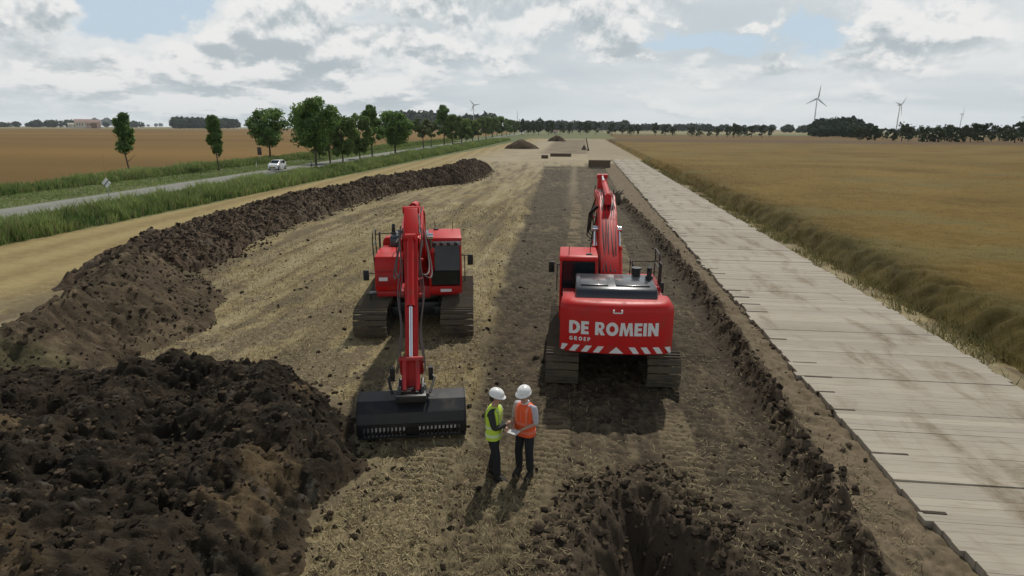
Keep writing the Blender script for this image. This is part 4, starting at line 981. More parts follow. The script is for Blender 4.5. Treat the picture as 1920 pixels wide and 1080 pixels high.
# ------------------------------------------------------------------ people
SKIN = mat('skin', (.42, .25, .18), .55); HAIRM = mat('dark_hair', (.03, .02, .015), .6)
TROU = mat('black_trousers', (.010, .011, .014), .8, var=.2, vscale=12); BOOT = mat('black_boots', (.012, .010, .009), .6)
HELM = mat('white_helmet', (.80, .79, .77), .3)
def ringz(z, rx, ry, cx=0, cy=0, n=20, pw=2.3):
    o = []
    for k in range(n):
        a = 2*math.pi*k/n; c, s_ = math.cos(a), math.sin(a); o.append((cx+rx*math.copysign(abs(c)**(2/pw), c), cy+ry*math.copysign(abs(s_)**(2/pw), s_), z))
    return o
def person(loc, rz, label, H=1., vest=(.1, .1, .1), band=(.6, .6, .6), sleeve=None, long_=True, arms=None, feet=None, paper=False, collar=None):
    root = empty('person', loc, rz); root.scale = (H, H, H); tag(root, label, 'person')
    (le, lh), (re, rh) = arms; lf, rf = feet
    lk = ((-.11+lf[0])/2-.0, (lf[1])/2+.04, .50); rk = ((.11+rf[0])/2, rf[1]/2+.04, .50)
    nod = .05
    nd = {'pel': ((0, 0, .96), (.15, .11)), 'sp': ((0, 0, 1.14), (.135, .10)), 'ch': ((0, .01, 1.34), (.16, .11)), 'nk': ((0, .015, 1.50), .058), 'hd': ((0, .04, 1.585), .07), 'h2': ((0, .06, 1.665), (.078, .095)), 'h3': ((0, .055, 1.74), (.07, .085)),
          'ls': ((-.19, 0, 1.42), .06), 'le': (le, .042), 'lw': (lh, .028), 'rs': ((.19, 0, 1.42), .06), 're': (re, .042), 'rw': (rh, .028),
          'lp': ((-.095, 0, .90), .095), 'lk': (lk, .062), 'la': ((lf[0], lf[1], .09), .042), 'rp': ((.095, 0, .90), .095), 'rk': (rk, .062), 'ra': ((rf[0], rf[1], .09), .042),
          'lt': ((lf[0]-.01, lf[1]+.13, .04), .035), 'rt': ((rf[0]+.01, rf[1]+.13, .04), .035)}
    ed = [('pel', 'sp'), ('sp', 'ch'), ('ch', 'nk'), ('nk', 'hd'), ('hd', 'h2'), ('h2', 'h3'), ('ch', 'ls'), ('ls', 'le'), ('le', 'lw'), ('ch', 'rs'), ('rs', 're'), ('re', 'rw'), ('pel', 'lp'), ('lp', 'lk'), ('lk', 'la'), ('la', 'lt'), ('pel', 'rp'), ('rp', 'rk'), ('rk', 'ra'), ('ra', 'rt')]
    ex = MB()
    for s_, e_, w_ in ((-1, le, lh), (1, re, rh)):        # palm, four fingers and a thumb
        e_, w_ = Vector(e_), Vector(w_); d = (w_-e_).normalized(); side = d.cross(Vector((0, 0, 1))).normalized(); upv = side.cross(d)
        ex.tube([w_-d*.01, w_+d*.03, w_+d*.075, w_+d*.09], [.024, .034, .036, .026], 8)
        for k in range(4):
            o = side*(.026*(k-1.5)*.95); l = (.066, .078, .072, .056)[k]
            ex.tube([w_+d*.08+o, w_+d*(.08+l*.5)+o*1.1-upv*.006, w_+d*(.08+l*.85)+o*1.1-upv*.028, w_+d*(.08+l*.9)+o-upv*.045], [.0095, .009, .008, .006], 6)
        ex.tube([w_+d*.02+side*s_*-.03, w_+d*.055+side*s_*-.052+upv*.01, w_+d*.09+side*s_*-.05+upv*.012], [.012, .010, .008], 6)
    ex.tube([(0, .135, 1.675), (0, .165, 1.64), (0, .14, 1.632)], [.012, .018, .012], 6)      # nose
    for s_ in (-1, 1): ex.tube([(s_*.080, .05, 1.69), (s_*.092, .045, 1.66), (s_*.082, .05, 1.625)], [.012, .018, .010], 6)
    skin('body', nd, ed, SKIN, root, 2, ex)
    for s_ in (-1, 1): m = MB(); m.cyl((s_*.033, .136, 1.675), (s_*.033, .148, 1.675), .012, 8); m.build('eye', HAIRM, root)
    m = MB(); m.tube([(-.028, .138, 1.602), (0, .150, 1.598), (.028, .138, 1.602)], .007, 6); m.build('mouth', mat('lips', (.30, .12, .10), .5), root)
    m = MB(); m.loft([ringz(z, rx, ry, 0, cy, 16) for z, rx, ry, cy in ((1.60, .05, .04, -.02), (1.64, .082, .07, -.005), (1.70, .090, .085, .02), (1.77, .085, .09, .045))]); m.build('hair', HAIRM, root, 0, True)
    # clothing
    lk2 = {'pel': ((0, 0, .97), (.165, .125)), 'w': ((0, 0, 1.06), (.16, .12)), 'lp': ((-.095, 0, .88), .108), 'lk': (lk, .082), 'la': ((lf[0], lf[1], .10), .075), 'rp': ((.095, 0, .88), .108), 'rk': (rk, .082), 'ra': ((rf[0], rf[1], .10), .075)}
    skin('trousers', lk2, [('w', 'pel'), ('pel', 'lp'), ('lp', 'lk'), ('lk', 'la'), ('pel', 'rp'), ('rp', 'rk'), ('rk', 'ra')], TROU, root)
    for f in (lf, rf):
        m = MB(); m.loft([ringz(z, rx, ry, f[0], f[1]+cy, 14) for z, rx, ry, cy in ((0, .05, .145, .06), (.03, .055, .15, .06), (.07, .052, .12, .035), (.11, .05, .065, 0), (.17, .052, .06, 0))]); m.build('boot', BOOT, root, 0, True)
    slm = mat('sleeve_'+('dark' if sleeve[0] < .1 else 'light'), sleeve, .8, var=.12, vscale=10)
    def cut(e_, w_): return tuple(Vector(e_).lerp(Vector(w_), .92 if long_ else .15))
    snd = {'ch': ((0, .01, 1.36), (.165, .115)), 'sp': ((0, 0, 1.1), (.15, .11)), 'nk': ((0, .01, 1.49), (.075, .07)), 'ls': ((-.19, 0, 1.425), .078), 'le': (le, .060), 'lw': (cut(le, lh), .048), 'rs': ((.19, 0, 1.425), .078), 're': (re, .060), 'rw': (cut(re, rh), .048)}
    skin('shirt', snd, [('sp', 'ch'), ('ch', 'nk'), ('ch', 'ls'), ('ls', 'le'), ('le', 'lw'), ('ch', 'rs'), ('rs', 're'), ('re', 'rw')], slm, root)
    vm = mat('vest_'+('orange' if vest[0] > .5 else 'yellow'), vest, .7, var=.1, vscale=8); bm_ = mat('reflective_band_'+('orange' if vest[0] > .5 else 'yellow'), band, .45, var=.1)
    prof = ((.86, .205, .145), (.92, .210, .150), (1.02, .200, .145), (1.14, .195, .142), (1.28, .205, .150), (1.38, .205, .148), (1.44, .185, .125), (1.485, .13, .095), (1.50, .09, .075))
    m = MB(); m.loft([ringz(z, rx, ry, 0, .005, 24, 2.5) for z, rx, ry in prof]); v = m.build('vest', vm, root, 0, True)
    def pr_at(z, g): return np.interp(z, [p[0] for p in prof], [p[1] for p in prof])+g, np.interp(z, [p[0] for p in prof], [p[2] for p in prof])+g
    for zc_ in (.955, 1.12):
        m = MB(); m.loft([ringz(z, *pr_at(z, g), 0, .005, 24, 2.5) for z, g in ((zc_-.027, .001), (zc_-.025, .006), (zc_+.025, .006), (zc_+.027, .001))]); m.build('reflective_band', bm_, v, 0, True)
    m = MB()
    for s_ in (-1, 1):
        for fr_ in (1, -1):
            pts = []
            for z in (1.14, 1.22, 1.30, 1.38, 1.44, 1.48):
                rx, ry = pr_at(z, .006); x = s_*(.115-.0*z); x = s_*min(.115, rx*.8); y = .005+fr_*ry*(1-min(1, abs(x)/rx)**2.5)**.4; pts.append((x, y, z))
            for a, b in zip(pts[:-1], pts[1:]): m.add([(a[0]-.024, a[1]+fr_*.005, a[2]), (a[0]+.024, a[1]+fr_*.005, a[2]), (b[0]+.024, b[1]+fr_*.005, b[2]), (b[0]-.024, b[1]+fr_*.005, b[2])], [(0, 1, 2, 3)])
    m.box(-.006, .006, .15, .158, .88, 1.40)
    m.build('shoulder_band', bm_, v)
    if collar:
        m = MB(); m.loft([ringz(z, rx, rx*.95, 0, .012, 16) for z, rx in ((1.47, .088), (1.53, .078), (1.545, .074))]); m.build('collar', mat('white_collar', collar, .8), root, 0, True)
    m = MB(); tl = Matrix.Translation((0, .055, 1.725)) @ Matrix.Rotation(R(-14), 4, 'X'); m.T = tl
    rr_ = [(0, .128, .150), (.035, .127, .148), (.075, .115, .132), (.108, .088, .10), (.128, .05, .058), (.134, .012, .015)]
    m.loft([ringz(z, rx, ry, 0, 0, 24, 2) for z, rx, ry in rr_]); hm = m.build('helmet', HELM, root, 0, True)
    m = MB(); m.T = tl; m.loft([ringz(-.012, .137, .155, 0, .012, 24, 2), ringz(-.006, .145, .168, 0, .022, 24, 2), ringz(.004, .14, .160, 0, .014, 24, 2), ringz(.02, .127, .147, 0, 0, 24, 2)]); m.build('brim', HELM, hm, 0, True)
    m = MB(); m.T = tl; m.loft([[(-.018, a, b), (.018, a, b), (.012, a, b+.012), (-.012, a, b+.012)] for a, b in ((-.11, .08), (-.06, .115), (0, .133), (.06, .115), (.11, .08))]); m.build('helmet_ridge', HELM, hm)
    return root
p1 = G(926, 884); p2 = G(984, 880)
d12 = math.atan2(p2[1]-p1[1], p2[0]-p1[0])
person((p1[0], p1[1], gh(p1[0], p1[1])+.005), d12-math.pi/2-R(22), 'person in a yellow green safety vest over dark sleeves and a white helmet, arms folded', 1.02, (.50, .68, .06), (.60, .72, .42), (.022, .026, .022), True,
       (((-.235, .06, 1.14), (.03, .235, 1.10)), ((.235, .08, 1.13), (-.02, .26, 1.15))), ((-.13, -.10), (.12, .10)))
person((p2[0], p2[1], gh(p2[0], p2[1])+.005), d12+math.pi/2+R(48), 'person in an orange safety vest and white helmet holding a sheet of paper', 1.03, (.80, .10, .022), (.78, .20, .12), (.46, .44, .47), False,
       (((-.25, .02, 1.15), (-.07, .27, 1.06)), ((.26, -.02, 1.14), (.10, .27, 1.06))), ((-.14, .02), (.14, -.02)), collar=(.6, .6, .6))
# the sheet they read lies in the second person's hands
m = MB(); a2 = d12+math.pi/2+R(48); Tm = Matrix.Translation((p2[0], p2[1], gh(p2[0], p2[1]))) @ Matrix.Rotation(a2, 4, 'Z')
m.T = Tm; m.box(-.10, .11, .32, .47, 1.095, 1.10, Matrix.Rotation(R(-10), 3, 'X'))
tag(m.build('paper_sheet', mat('paper', (.52, .52, .51), .7)), 'white sheet of paper held between the two people', 'paper')

# ------------------------------------------------------------------ car, signs, posts
def car(loc, rz):
    root = empty('car', loc, rz); tag(root, 'small white hatchback driving towards the camera on the road', 'car')
    WH = mat('white_car_paint', (.78, .79, .80), .22, clear=.6); W = .80
    def sec(y, zl, zb, zr, wb, wr): return [(-wb*.93, y, zl), (wb*.93, y, zl), (wb, y, zl+.2), (wb*.98, y, zb), (wr, y, zr), (-wr, y, zr), (-wb*.98, y, zb), (-wb, y, zl+.2)]
    m = MB(); m.loft([sec(1.76, .30, .60, .66, .62, .55), sec(1.66, .22, .72, .78, .74, .66), sec(1.15, .20, .90, .95, W, .72), sec(.85, .20, .94, 1.02, W, .68), sec(.25, .20, .95, 1.44, W, .60), sec(-.4, .20, .96, 1.50, W, .60), sec(-1.2, .20, .97, 1.44, W, .58), sec(-1.60, .24, .95, 1.02, .76, .62), sec(-1.74, .35, .85, .88, .68, .58)])
    m.build('body', WH, root, .02)
    m = MB(); m.add([(-.60, .93, 1.03), (.60, .93, 1.03), (.53, .31, 1.40), (-.53, .31, 1.40)], [(0, 1, 2, 3)])
    m.v = [(x, y+.04, z+.03) for x, y, z in m.v]; m.build('windscreen', GLASS, root)
    m = MB(); m.add([(-.56, -1.60, 1.05), (.56, -1.60, 1.05), (.5, -1.27, 1.38), (-.5, -1.27, 1.38)], [(0, 1, 2, 3)]); m.v = [(x, y-.03, z+.02) for x, y, z in m.v]; m.build('rear_window', GLASS, root)
    for s_ in (-1, 1):
        for ya, yb_ in ((.62, -.25), (-.33, -1.18)):
            m = MB(); f = 1.02; m.add([(s_*.80, ya, .98), (s_*.80, yb_, .98), (s_*.635, yb_+.05, 1.38), (s_*.635, min(ya-.28, .25) if ya > 0 else ya-.03, 1.38)], [(0, 1, 2, 3)]); m.v = [(x+s_*.012, y, z) for x, y, z in m.v]; m.build('side_window', GLASS, root)
        m = MB(); m.box(s_*.60-.13, s_*.60+.13, 1.60, 1.75, .60, .74); m.build('headlight', LAMP, root, .03)
        m = MB(); m.box(s_*.60-.09, s_*.60+.09, -1.75, -1.66, .70, .92); m.build('tail_light', mat('tail_lamp', (.4, .02, .02), .3), root, .02)
        m = MB(); m.box(s_*.86-.07, s_*.86+.07, .60, .72, .98, 1.1); m.build('mirror', WH, root, .02)
        for yw in (1.12, -1.15):
            m = MB(); m.cyl((s_*.66, yw, .30), (s_*.83, yw, .30), .30, 20); wh = m.build('wheel', RUB, root, .02)
            m = MB(); m.cyl((s_*.80, yw, .30), (s_*.84, yw, .30), .19, 14); m.build('rim', GREY, wh)
    m = MB(); m.box(-.45, .45, 1.70, 1.78, .32, .5); m.build('grille', RUB, root, .01)
    m = MB(); m.box(-.24, .24, 1.775, 1.79, .42, .51); m.build('number_plate', mat('yellow_plate', (.6, .45, .05), .5), root)
gc = G(522, 318, .1)
hd = math.atan2(float(road_c(gc[1]-30)-road_c(gc[1])), -30)
car((float(road_c(gc[1]))-.9, gc[1], .11), -math.pi/2+math.atan2(-30., float(road_c(gc[1]-30)-road_c(gc[1]))))
# road signs
def pole(name, g, h, r, m_, label, cat, grp=None):
    root = empty(name, (g[0], g[1], 0)); tag(root, label, cat, grp); m = MB(); m.cyl((0, 0, -.2), (0, 0, h), r, 10); m.build('post', m_, root); return root
g = G(207, 384); rt_ = pole('road_sign', g, 2.1, .04, GREY, 'thin road sign on a pale post beside the road near the slim leaning tree', 'sign')
m = MB(); m.box(-.30, .30, -.07, -.045, 1.55, 2.15, Matrix.Rotation(R(45), 3, 'Y')); m.build('sign_panel', WHITE, rt_)
m = MB(); m.cyl((0, 0, 2.2), (.0, 0, 4.3), .025, 8); m.build('marker_rod', mat('tan_rod', (.45, .28, .13), .7), rt_)
m = MB(); m.box(-.38, .38, -.078, -.072, 1.81, 1.89, Matrix.Rotation(R(-45), 3, 'Y')); m.build('sign_stripe', mat('dark_stripe', (.08, .07, .07), .6), rt_)
g = G(489, 306); h = TOPZ(g, 276); rt_ = pole('road_sign', g, h, .05, GREY, 'tall narrow dark sign board left of the white car', 'sign')
m = MB(); m.box(-.40, .40, -.10, -.05, h*.52, h); m.build('sign_panel', mat('dark_sign', (.05, .035, .03), .6), rt_, .01)
g = G(481, 313); rt_ = pole('marker_post', g, .9, .06, WHITE, 'short white marker post at the roadside beside the car', 'post'); m = MB(); m.box(-.06, .06, -.075, -.06, .6, .8); m.build('reflector', BLK, rt_)
g = G(584, 314); rt_ = pole('marker_post', g, 1.0, .10, BLK, 'short dark marker post at the road edge left of the biggest tree', 'post'); m = MB(); m.box(-.06, .06, -.12, -.10, .6, .8); m.build('reflector', WHITE, rt_)

# stacked timber at the end of the lane, pipes, stump
TIM = mat('stacked_timber', (.13, .095, .062), .9, var=.35, vscale=2., bump=.02, bscale=8)
TIMD = mat('old_timber', (.10, .078, .052), .9, var=.3, vscale=3.)
g0 = G(1105, 314); g1 = G(1143, 314); top = TOPZ((g0[0], g0[1], 0), 300)
root = empty('timber_stack', ((g0[0]+g1[0])/2, g0[1]+.6, 0)); tag(root, 'brown stack of spare road timbers at the end of the stripped lane', 'timber stack')
w = (g1[0]-g0[0])/2+.1; nlay = max(3, int(top/.26))
for k in range(nlay):
    for j in range(4):
        m = MB(); ox = random.uniform(-.08, .08); m.box(-w+ox, w+ox, -.6+j*.33, -.30+j*.33, k*top/nlay+.01, (k+1)*top/nlay-.02); m.build('timber', TIM, root, .01)
for (a, b, ht, lb) in (((1015, 297), (1027, 297), .5, 'short timber bundle lying left of the longer one on the pale ground'), ((1031, 294), (1071, 293), .5, 'long timber bundle lying across the pale ground')):
    ga, gb = G(*a), G(*b); root = empty('timber_bundle', ((ga[0]+gb[0])/2, (ga[1]+gb[1])/2, 0)); tag(root, lb, 'timber bundle'); L = (gb[0]-ga[0])/2
    for j in range(3):
        for k in range(2): m = MB(); m.box(-L, L+random.uniform(-.1, .1), -.5+j*.34, -.2+j*.34, k*.36+.02, k*.36+.36); m.build('timber', TIMD, root, .02)
ga = G(1104, 283); root = empty('leaning_post', (ga[0], ga[1], 0)); tag(root, 'dark post leaning over the far end of the site', 'post'); m = MB(); h = TOPZ(ga, 259); m.tube([(0, 0, -.2), (-.9, .4, h)], [.22, .14], 8); m.build('post', TIMD, root); m = MB(); m.box(-.5, .1, .1, .5, 0, .5); m.build('footing', TIMD, root, .05)
ga = G(1095, 281); m = MB(); m.T = Matrix.Translation((ga[0], ga[1], 0)); m.loft([ringz(z, r_, r_*.8, 0, 0, 9) for z, r_ in ((-.1, .9), (.5, .65), (1.1, .35), (1.5, .12))]); tag(m.build('soil_lump', TIMD, None, 0, True), 'small dark soil lump beside the leaning post', 'soil heap')
ga = G(1153, 377); rg = np.random.default_rng(5)
m = MB(); m.T = Matrix.Translation((ga[0], ga[1], 0))
for k in range(9):
    a = k*.7; m.tube([(.15*math.cos(a), .15*math.sin(a), .35), (.5*math.cos(a), .45*math.sin(a), .55+.3*rg.random()), (.85*math.cos(a+.3), .8*math.sin(a+.3), .4+.8*rg.random())], [.16, .09, .03], 7)
m.loft([ringz(z, r_, r_, 0, 0, 10) for z, r_ in ((-.2, .62), (.2, .55), (.6, .48), (.8, .35), (.82, .1))]); tag(m.build('tree_stump', TIMD), 'uprooted dark stump at the far end of the clod ridge', 'stump')

# ------------------------------------------------------------------ trees
leafm = mat('leaves', (.06, .1, .03), .65, attr=True, trans=.4, spec=.25)
farleaf = mat('far_foliage', (.05, .08, .04), .9, attr=True, trans=.0, spec=.05)
bark = mat('bark', (.075, .058, .042), .9, var=.3, vscale=6., bump=.02, bscale=20)
def crown_mesh(name, W, z0, z1, n, leaf, seed, shape='round', lobes=14, green=((.055, .105, .03), (.17, .26, .07))):
    rg = np.random.default_rng(seed); cz = (z0+z1)/2; hz = (z1-z0)/2
    L = []; lobes = int(lobes*1.9)
    for k in range(lobes):
        t_ = rg.random(); z = z0+(z1-z0)*(.08+.86*t_)
        if shape == 'round': rad = math.sqrt(max(0, 1-((z-cz)/hz)**2))
        elif shape == 'cone': rad = (1-t_)**.7*.9+.1
        elif shape == 'vase': rad = (.25+.95*t_**.6)*math.sqrt(max(.05, 1-t_**4))
        else: rad = .55*math.sqrt(max(.05, 1-((t_-.5)*1.8)**2))
        a = rg.uniform(0, 6.28); q = rad*W*rg.uniform(.3, .95)
        L.append((q*math.cos(a), q*math.sin(a), z, W*rg.uniform(.17, .36), rg.uniform(-.3, .3)))
    L = np.array(L); L[:, 3] *= 1.75 if shape == 'slim' else 1.; i = rg.integers(0, lobes, n); d = rg.normal(size=(n, 3)); d /= np.linalg.norm(d, axis=1)[:, None]; r_ = rg.random(n)**.45
    P = L[i, :3]+d*(r_*L[i, 3])[:, None]*np.array([1, 1, .85]); P[:, 2] = np.clip(P[:, 2], z0*.9, z1*1.03)
    s_ = leaf*rg.uniform(.6, 1.3, n); a = rg.normal(size=(n, 3)); a /= np.linalg.norm(a, axis=1)[:, None]; nn = d+rg.normal(0, .6, (n, 3)); b = np.cross(nn, a); b /= np.linalg.norm(b, axis=1)[:, None]+1e-6
    a = np.cross(b, nn); a /= np.linalg.norm(a, axis=1)[:, None]+1e-6
    V = np.stack([P-a*s_[:, None], P-b*(s_*.55)[:, None], P+a*s_[:, None], P+b*(s_*.55)[:, None]], 1).reshape(-1, 3)
    q = np.clip(.5+L[i, 4]+rg.normal(0, .22, n), 0, 1)[:, None]; c = C3(green[0])*(1-q)+C3(green[1])*q
    return mesh_np(name, V, np.arange(4*n).reshape(-1, 4), np.repeat(c, 4, 0))
def trunk_mesh(name, zt, r0, W, seed, lean=0.):
    rg = random.Random(seed); m = MB(); pts = [(lean*t_*t_+.05*math.sin(t_*7+seed), .05*math.cos(t_*6), zt*t_) for t_ in [k/7 for k in range(8)]]
    m.tube([(0, 0, -.3)]+pts, [r0*1.25]+[r0*(1.1-.75*k/7) for k in range(8)], 8)
    for k in range(9):
        t_ = .38+.55*k/9; b = Vector(pts[int(t_*7)]); a = rg.uniform(0, 6.28); l = W*rg.uniform(.5, .85); u = rg.uniform(.5, 1.1)
        e = b+Vector((math.cos(a)*l, math.sin(a)*l, l*u)); mid = b.lerp(e, .5)+Vector((0, 0, -.1*l)); m.tube([b, mid, e], [r0*.42, r0*.26, r0*.08], 6)
    me = bpy.data.meshes.new(name); me.from_pydata(m.v, [], m.f); me.polygons.foreach_set('use_smooth', [True]*len(me.polygons)); return me
PROTO = {}
def proto(key, H, W, z0, n, leaf, shape, seed, r0=.16, lobes=14, lean=0., green=None):
    k = dict(green=green) if green else {}
    c = crown_mesh('crown', W, z0, H, n, leaf, seed, shape, lobes, **k); c.materials.append(leafm)
    t_ = trunk_mesh('trunk', H*.8, r0, W, seed, lean); t_.materials.append(bark)
    PROTO[key] = (H, c, t_)
G1 = ((.058, .115, .032), (.20, .31, .085)); G2 = ((.07, .12, .036), (.22, .30, .09)); G3 = ((.08, .11, .042), (.22, .27, .11))
proto('slim', 8, 1.40, 3.0, 2550, 0.24, 'slim', 1, .10, 11, -.3)
proto('slimdense', 8, 1.62, 2.2, 5100, 0.24, 'slim', 2, .10, 12)
proto('vase', 9, 4.26, 2.6, 7140, 0.26, 'vase', 3, .17, 20, green=G1)
proto('broad', 12, 5.15, 3.4, 11050, 0.29, 'vase', 4, .20, 26, green=G1)
proto('oval', 9, 3.02, 2.0, 6460, 0.25, 'round', 5, .15, 16, green=G2)
proto('tall', 11, 3.02, 2.6, 7140, 0.26, 'cone', 6, .16, 18, green=G1)
proto('bushy', 8, 3.36, 1.4, 6460, 0.26, 'round', 7, .15, 16, green=G2)
proto('pale', 8, 2.69, 2.8, 4420, 0.24, 'round', 8, .12, 14, green=G3)
def tree(key, pxb, pyb, pyt, label, grp=None, wide=1., rot=None, name='tree', zoff=0):
    H, c, t_ = PROTO[key]; g = G(pxb, pyb); h = TOPZ(g, pyt); s_ = h/H
    root = empty(name, (g[0], g[1], 0), rot if rot is not None else (pxb*1.7) % 6.28); root.scale = (s_*wide, s_*wide, s_)
    tag(root, label, 'tree', grp)
    link('crown', c, root); link('trunk', t_, root); return root
RG = 'roadside trees'
tree('slim', 243, 332, 208, 'slim leaning sparse young tree, nearest to the left end of the road', RG, 1.0, 0.2)
tree('slimdense', 410, 320, 217, 'narrow dense young tree standing alone by the brown field', RG, .85)
tree('vase', 508, 300, 206, 'spreading forked tree right behind the white car', RG, 1.05, 1.)
tree('broad', 594, 319, 184, 'biggest broad tree by the road, right of the white car', RG, .92, 2.)
tree('oval', 619, 307, 208, 'oval tree with low leaves just right of the biggest tree', RG, .95)
tree('bushy', 643, 307, 216, 'second tree right of the biggest tree, dark round crown', RG, .85)
tree('bushy', 675, 303, 214, 'dense bushy tree with foliage down to the grass', RG, .7, .5)
tree('tall', 698, 298, 193, 'tall tree with a narrow leafy lower stem, left of a low round one', RG, 1.0)
tree('vase', 741, 294, 211, 'low round tree with drooping sides, right of the tall narrow-stemmed tree', RG, 1.15)
tree('pale', 794, 279, 221, 'pale thin-crowned tree with a bare straight trunk', RG, 1.15)
tree('pale', 809, 277, 224, 'small thin tree right beside the pale thin-crowned one', RG, .9, 2.)
tree('tall', 833, 274, 194, 'tall pointed tree rising above its far roadside neighbours', RG, 1.05, 1.)
tree('oval', 849, 275, 214, 'tree just right of the tall pointed one', RG, 1.0)
for i, (px, pb, pt, ky_) in enumerate(((866, 269, 223, 'bushy'), (874, 268, 221, 'oval'), (886, 267, 224, 'bushy'), (897, 264, 222, 'oval'), (911, 261, 218, 'oval'), (923, 258, 219, 'bushy'), (932, 256, 222, 'tall'), (941, 256, 218, 'bushy'), (950, 255, 221, 'tall'), (956, 254, 224, 'oval'), (964, 253, 226, 'bushy'))):
    tree(ky_, px, pb, pt, 'small green tree in the tight far run of the roadside row', 'far roadside row', 1.15)
tree('bushy', 600, 298, 256, 'low dark bush under the biggest tree', 'roadside bushes', 1.1, name='bush')
# bushes in the verge: one low clump
# low-detail trees of the skyline
LP = []
for k in range(5):
    c = crown_mesh('far_crown', 3.3+.4*k, 1.3+.25*(k % 3), 9, 420, .62, 50+k, ('round', 'vase', 'round', 'cone', 'slim')[k], 12, ((.035, .05, .022), (.075, .10, .042))); c.materials.append(farleaf)
    t_ = trunk_mesh('far_trunk', 6, .2, 2, 60+k); t_.materials.append(bark); LP.append((9, c, t_))
def ftree(k, px, pyb, pyt, label, grp, wide=1.):
    H, c, t_ = LP[k]; g = G(px, pyb); h = TOPZ(g, pyt); s_ = h/H; root = empty('tree', (g[0], g[1], 0), px % 6.28); root.scale = (s_*wide, s_*wide, s_); tag(root, label, 'tree', grp)
    link('crown', c, root); link('trunk', t_, root)
rg = random.Random(3)
for px, pb, pt in ((978, 253, 224), (990, 252, 227), (1001, 252, 226), (1010, 253, 222), (1029, 253, 226), (1034, 252, 228), (1050, 252, 228), (1067, 252, 229), (1088, 252, 229), (1100, 252, 227), (1117, 252, 228), (1147, 254, 230), (1166, 253, 234), (1181, 254, 233), (1196, 254, 234), (1228, 254, 231), (1247, 254, 233), (1261, 255, 235)):
    ftree(rg.randrange(5), px, pb, pt, 'small roadside tree in the line crossing the end of the site', 'trees crossing the far end', 1.0)
for px, pb, pt in ((1297, 256, 236), (1311, 257, 240), (1330, 256, 243), (1344, 257, 240), (1364, 257, 238), (1375, 258, 232), (1384, 257, 233), (1395, 257, 238), (1409, 257, 235), (1428, 258, 235), (1443, 257, 238)):
    ftree(rg.randrange(5), px, pb, pt, 'small pale green tree in the line at the back of the ochre field', 'trees behind the ochre field', 1.1)
for px, pb, pt in ((1612, 265, 236), (1626, 267, 240), (1640, 267, 239), (1655, 261, 240), (1672, 268, 242), (1690, 266, 229), (1703, 264, 234), (1722, 265, 235), (1738, 270, 236), (1757, 270, 235), (1770, 267, 231), (1783, 270, 234), (1805, 271, 236), (1818, 270, 232), (1832, 269, 233), (1842, 270, 231), (1858, 268, 236), (1872, 269, 235), (1884, 267, 236), (1901, 272, 230), (1915, 270, 228), (1930, 270, 232), (1946, 270, 232)):
    ftree(rg.randrange(5), px, pb, pt, 'dark tree in the row along the right edge of the ochre field', 'row right of the wind turbines', 1.15)
# woods on the horizon, each one mass
woodm = mat('wood_mass', (.04, .06, .04), .9, attr=True, spec=.05)
def wood(label, segs, seed, c0=(.024, .042, .024), c1=(.052, .082, .042)):
    rg = np.random.default_rng(seed); V = []; Cc = []
    for (xa, xb, pyb, pyt, n) in segs:
        for k in range(n):
            px = xa+(xb-xa)*(k+rg.random())/n; g = G(px, pyb); h = TOPZ(g, pyt+rg.uniform(-1.2, 3.0)); g = g+np.array([0, rg.uniform(0, .06)*g[1], 0]); m_ = 150
            d = rg.normal(size=(m_, 3)); d /= np.linalg.norm(d, axis=1)[:, None]; w_ = h*rg.uniform(.45, .8)
            P = np.array([g[0], g[1], h*.52])+d*np.array([w_, w_, h*.5])*(.6+.4*rg.random((m_, 1))); P[:, 2] = np.maximum(P[:, 2], .3)
            s_ = h*.13; a = rg.normal(size=(m_, 3)); a /= np.linalg.norm(a, axis=1)[:, None]; b = np.cross(a, d); b /= np.linalg.norm(b, axis=1)[:, None]+1e-6
            V.append(np.stack([P-a*s_, P-b*s_, P+a*s_, P+b*s_], 1).reshape(-1, 3)); q = np.clip(rg.normal(.5, .25, (m_, 1)), 0, 1); Cc.append(np.repeat(C3(c0)*(1-q)+C3(c1)*q, 4, 0))
    V = np.concatenate(V); tag(link('distant_wood', mesh_np('distant_wood', V, np.arange(len(V)).reshape(-1, 4), np.concatenate(Cc)), None, [woodm]), label, 'trees', None, 'stuff')
wood('long dark wood on the horizon at the left around the pale farm', [(-80, 60, 238.6, 228, 16), (40, 128, 239, 224.5, 14), (135, 190, 237.2, 221.5, 9), (192, 235, 239, 226, 8), (235, 310, 237.6, 231, 10)], 1)
wood('square dark wood behind the narrow young tree', [(310, 326, 241, 218, 4), (322, 412, 241, 220.5, 40)], 2)
wood('thin blue green tree line behind the brown field', [(300, 480, 237.3, 230, 22), (410, 470, 238.5, 226.5, 6)], 3, (.05, .07, .055), (.075, .10, .07))  # paler, bluer foliage: distance haze put into the colour
wood('dark copse showing above the roadside trees', [(725, 745, 243, 206, 3), (755, 803, 243, 208, 7), (866, 878, 245, 213, 2), (902, 914, 245, 211, 2)], 4)
wood('long wood along the horizon beyond the end of the site', [(960, 1180, 245, 226, 34), (1150, 1330, 246, 231.5, 30), (1320, 1480, 247.5, 233.5, 26)], 5)
wood('dark rounded wood beside the nearest wind turbine', [(1476, 1500, 249, 238, 4), (1492, 1520, 249, 233.5, 4), (1520, 1545, 249.5, 236, 4)], 6)
wood('big dome shaped dark wood right of the nearest wind turbine', [(1543, 1562, 256, 231, 4), (1556, 1606, 255, 221, 14), (1596, 1632, 258, 232, 8), (1540, 1640, 257, 238, 16)], 7)
wood('faint tree line on the right horizon behind the row of trees', [(1640, 2000, 250, 240, 40)], 8, (.05, .07, .055), (.075, .10, .07))  # same haze-tinted foliage colours as the far left line

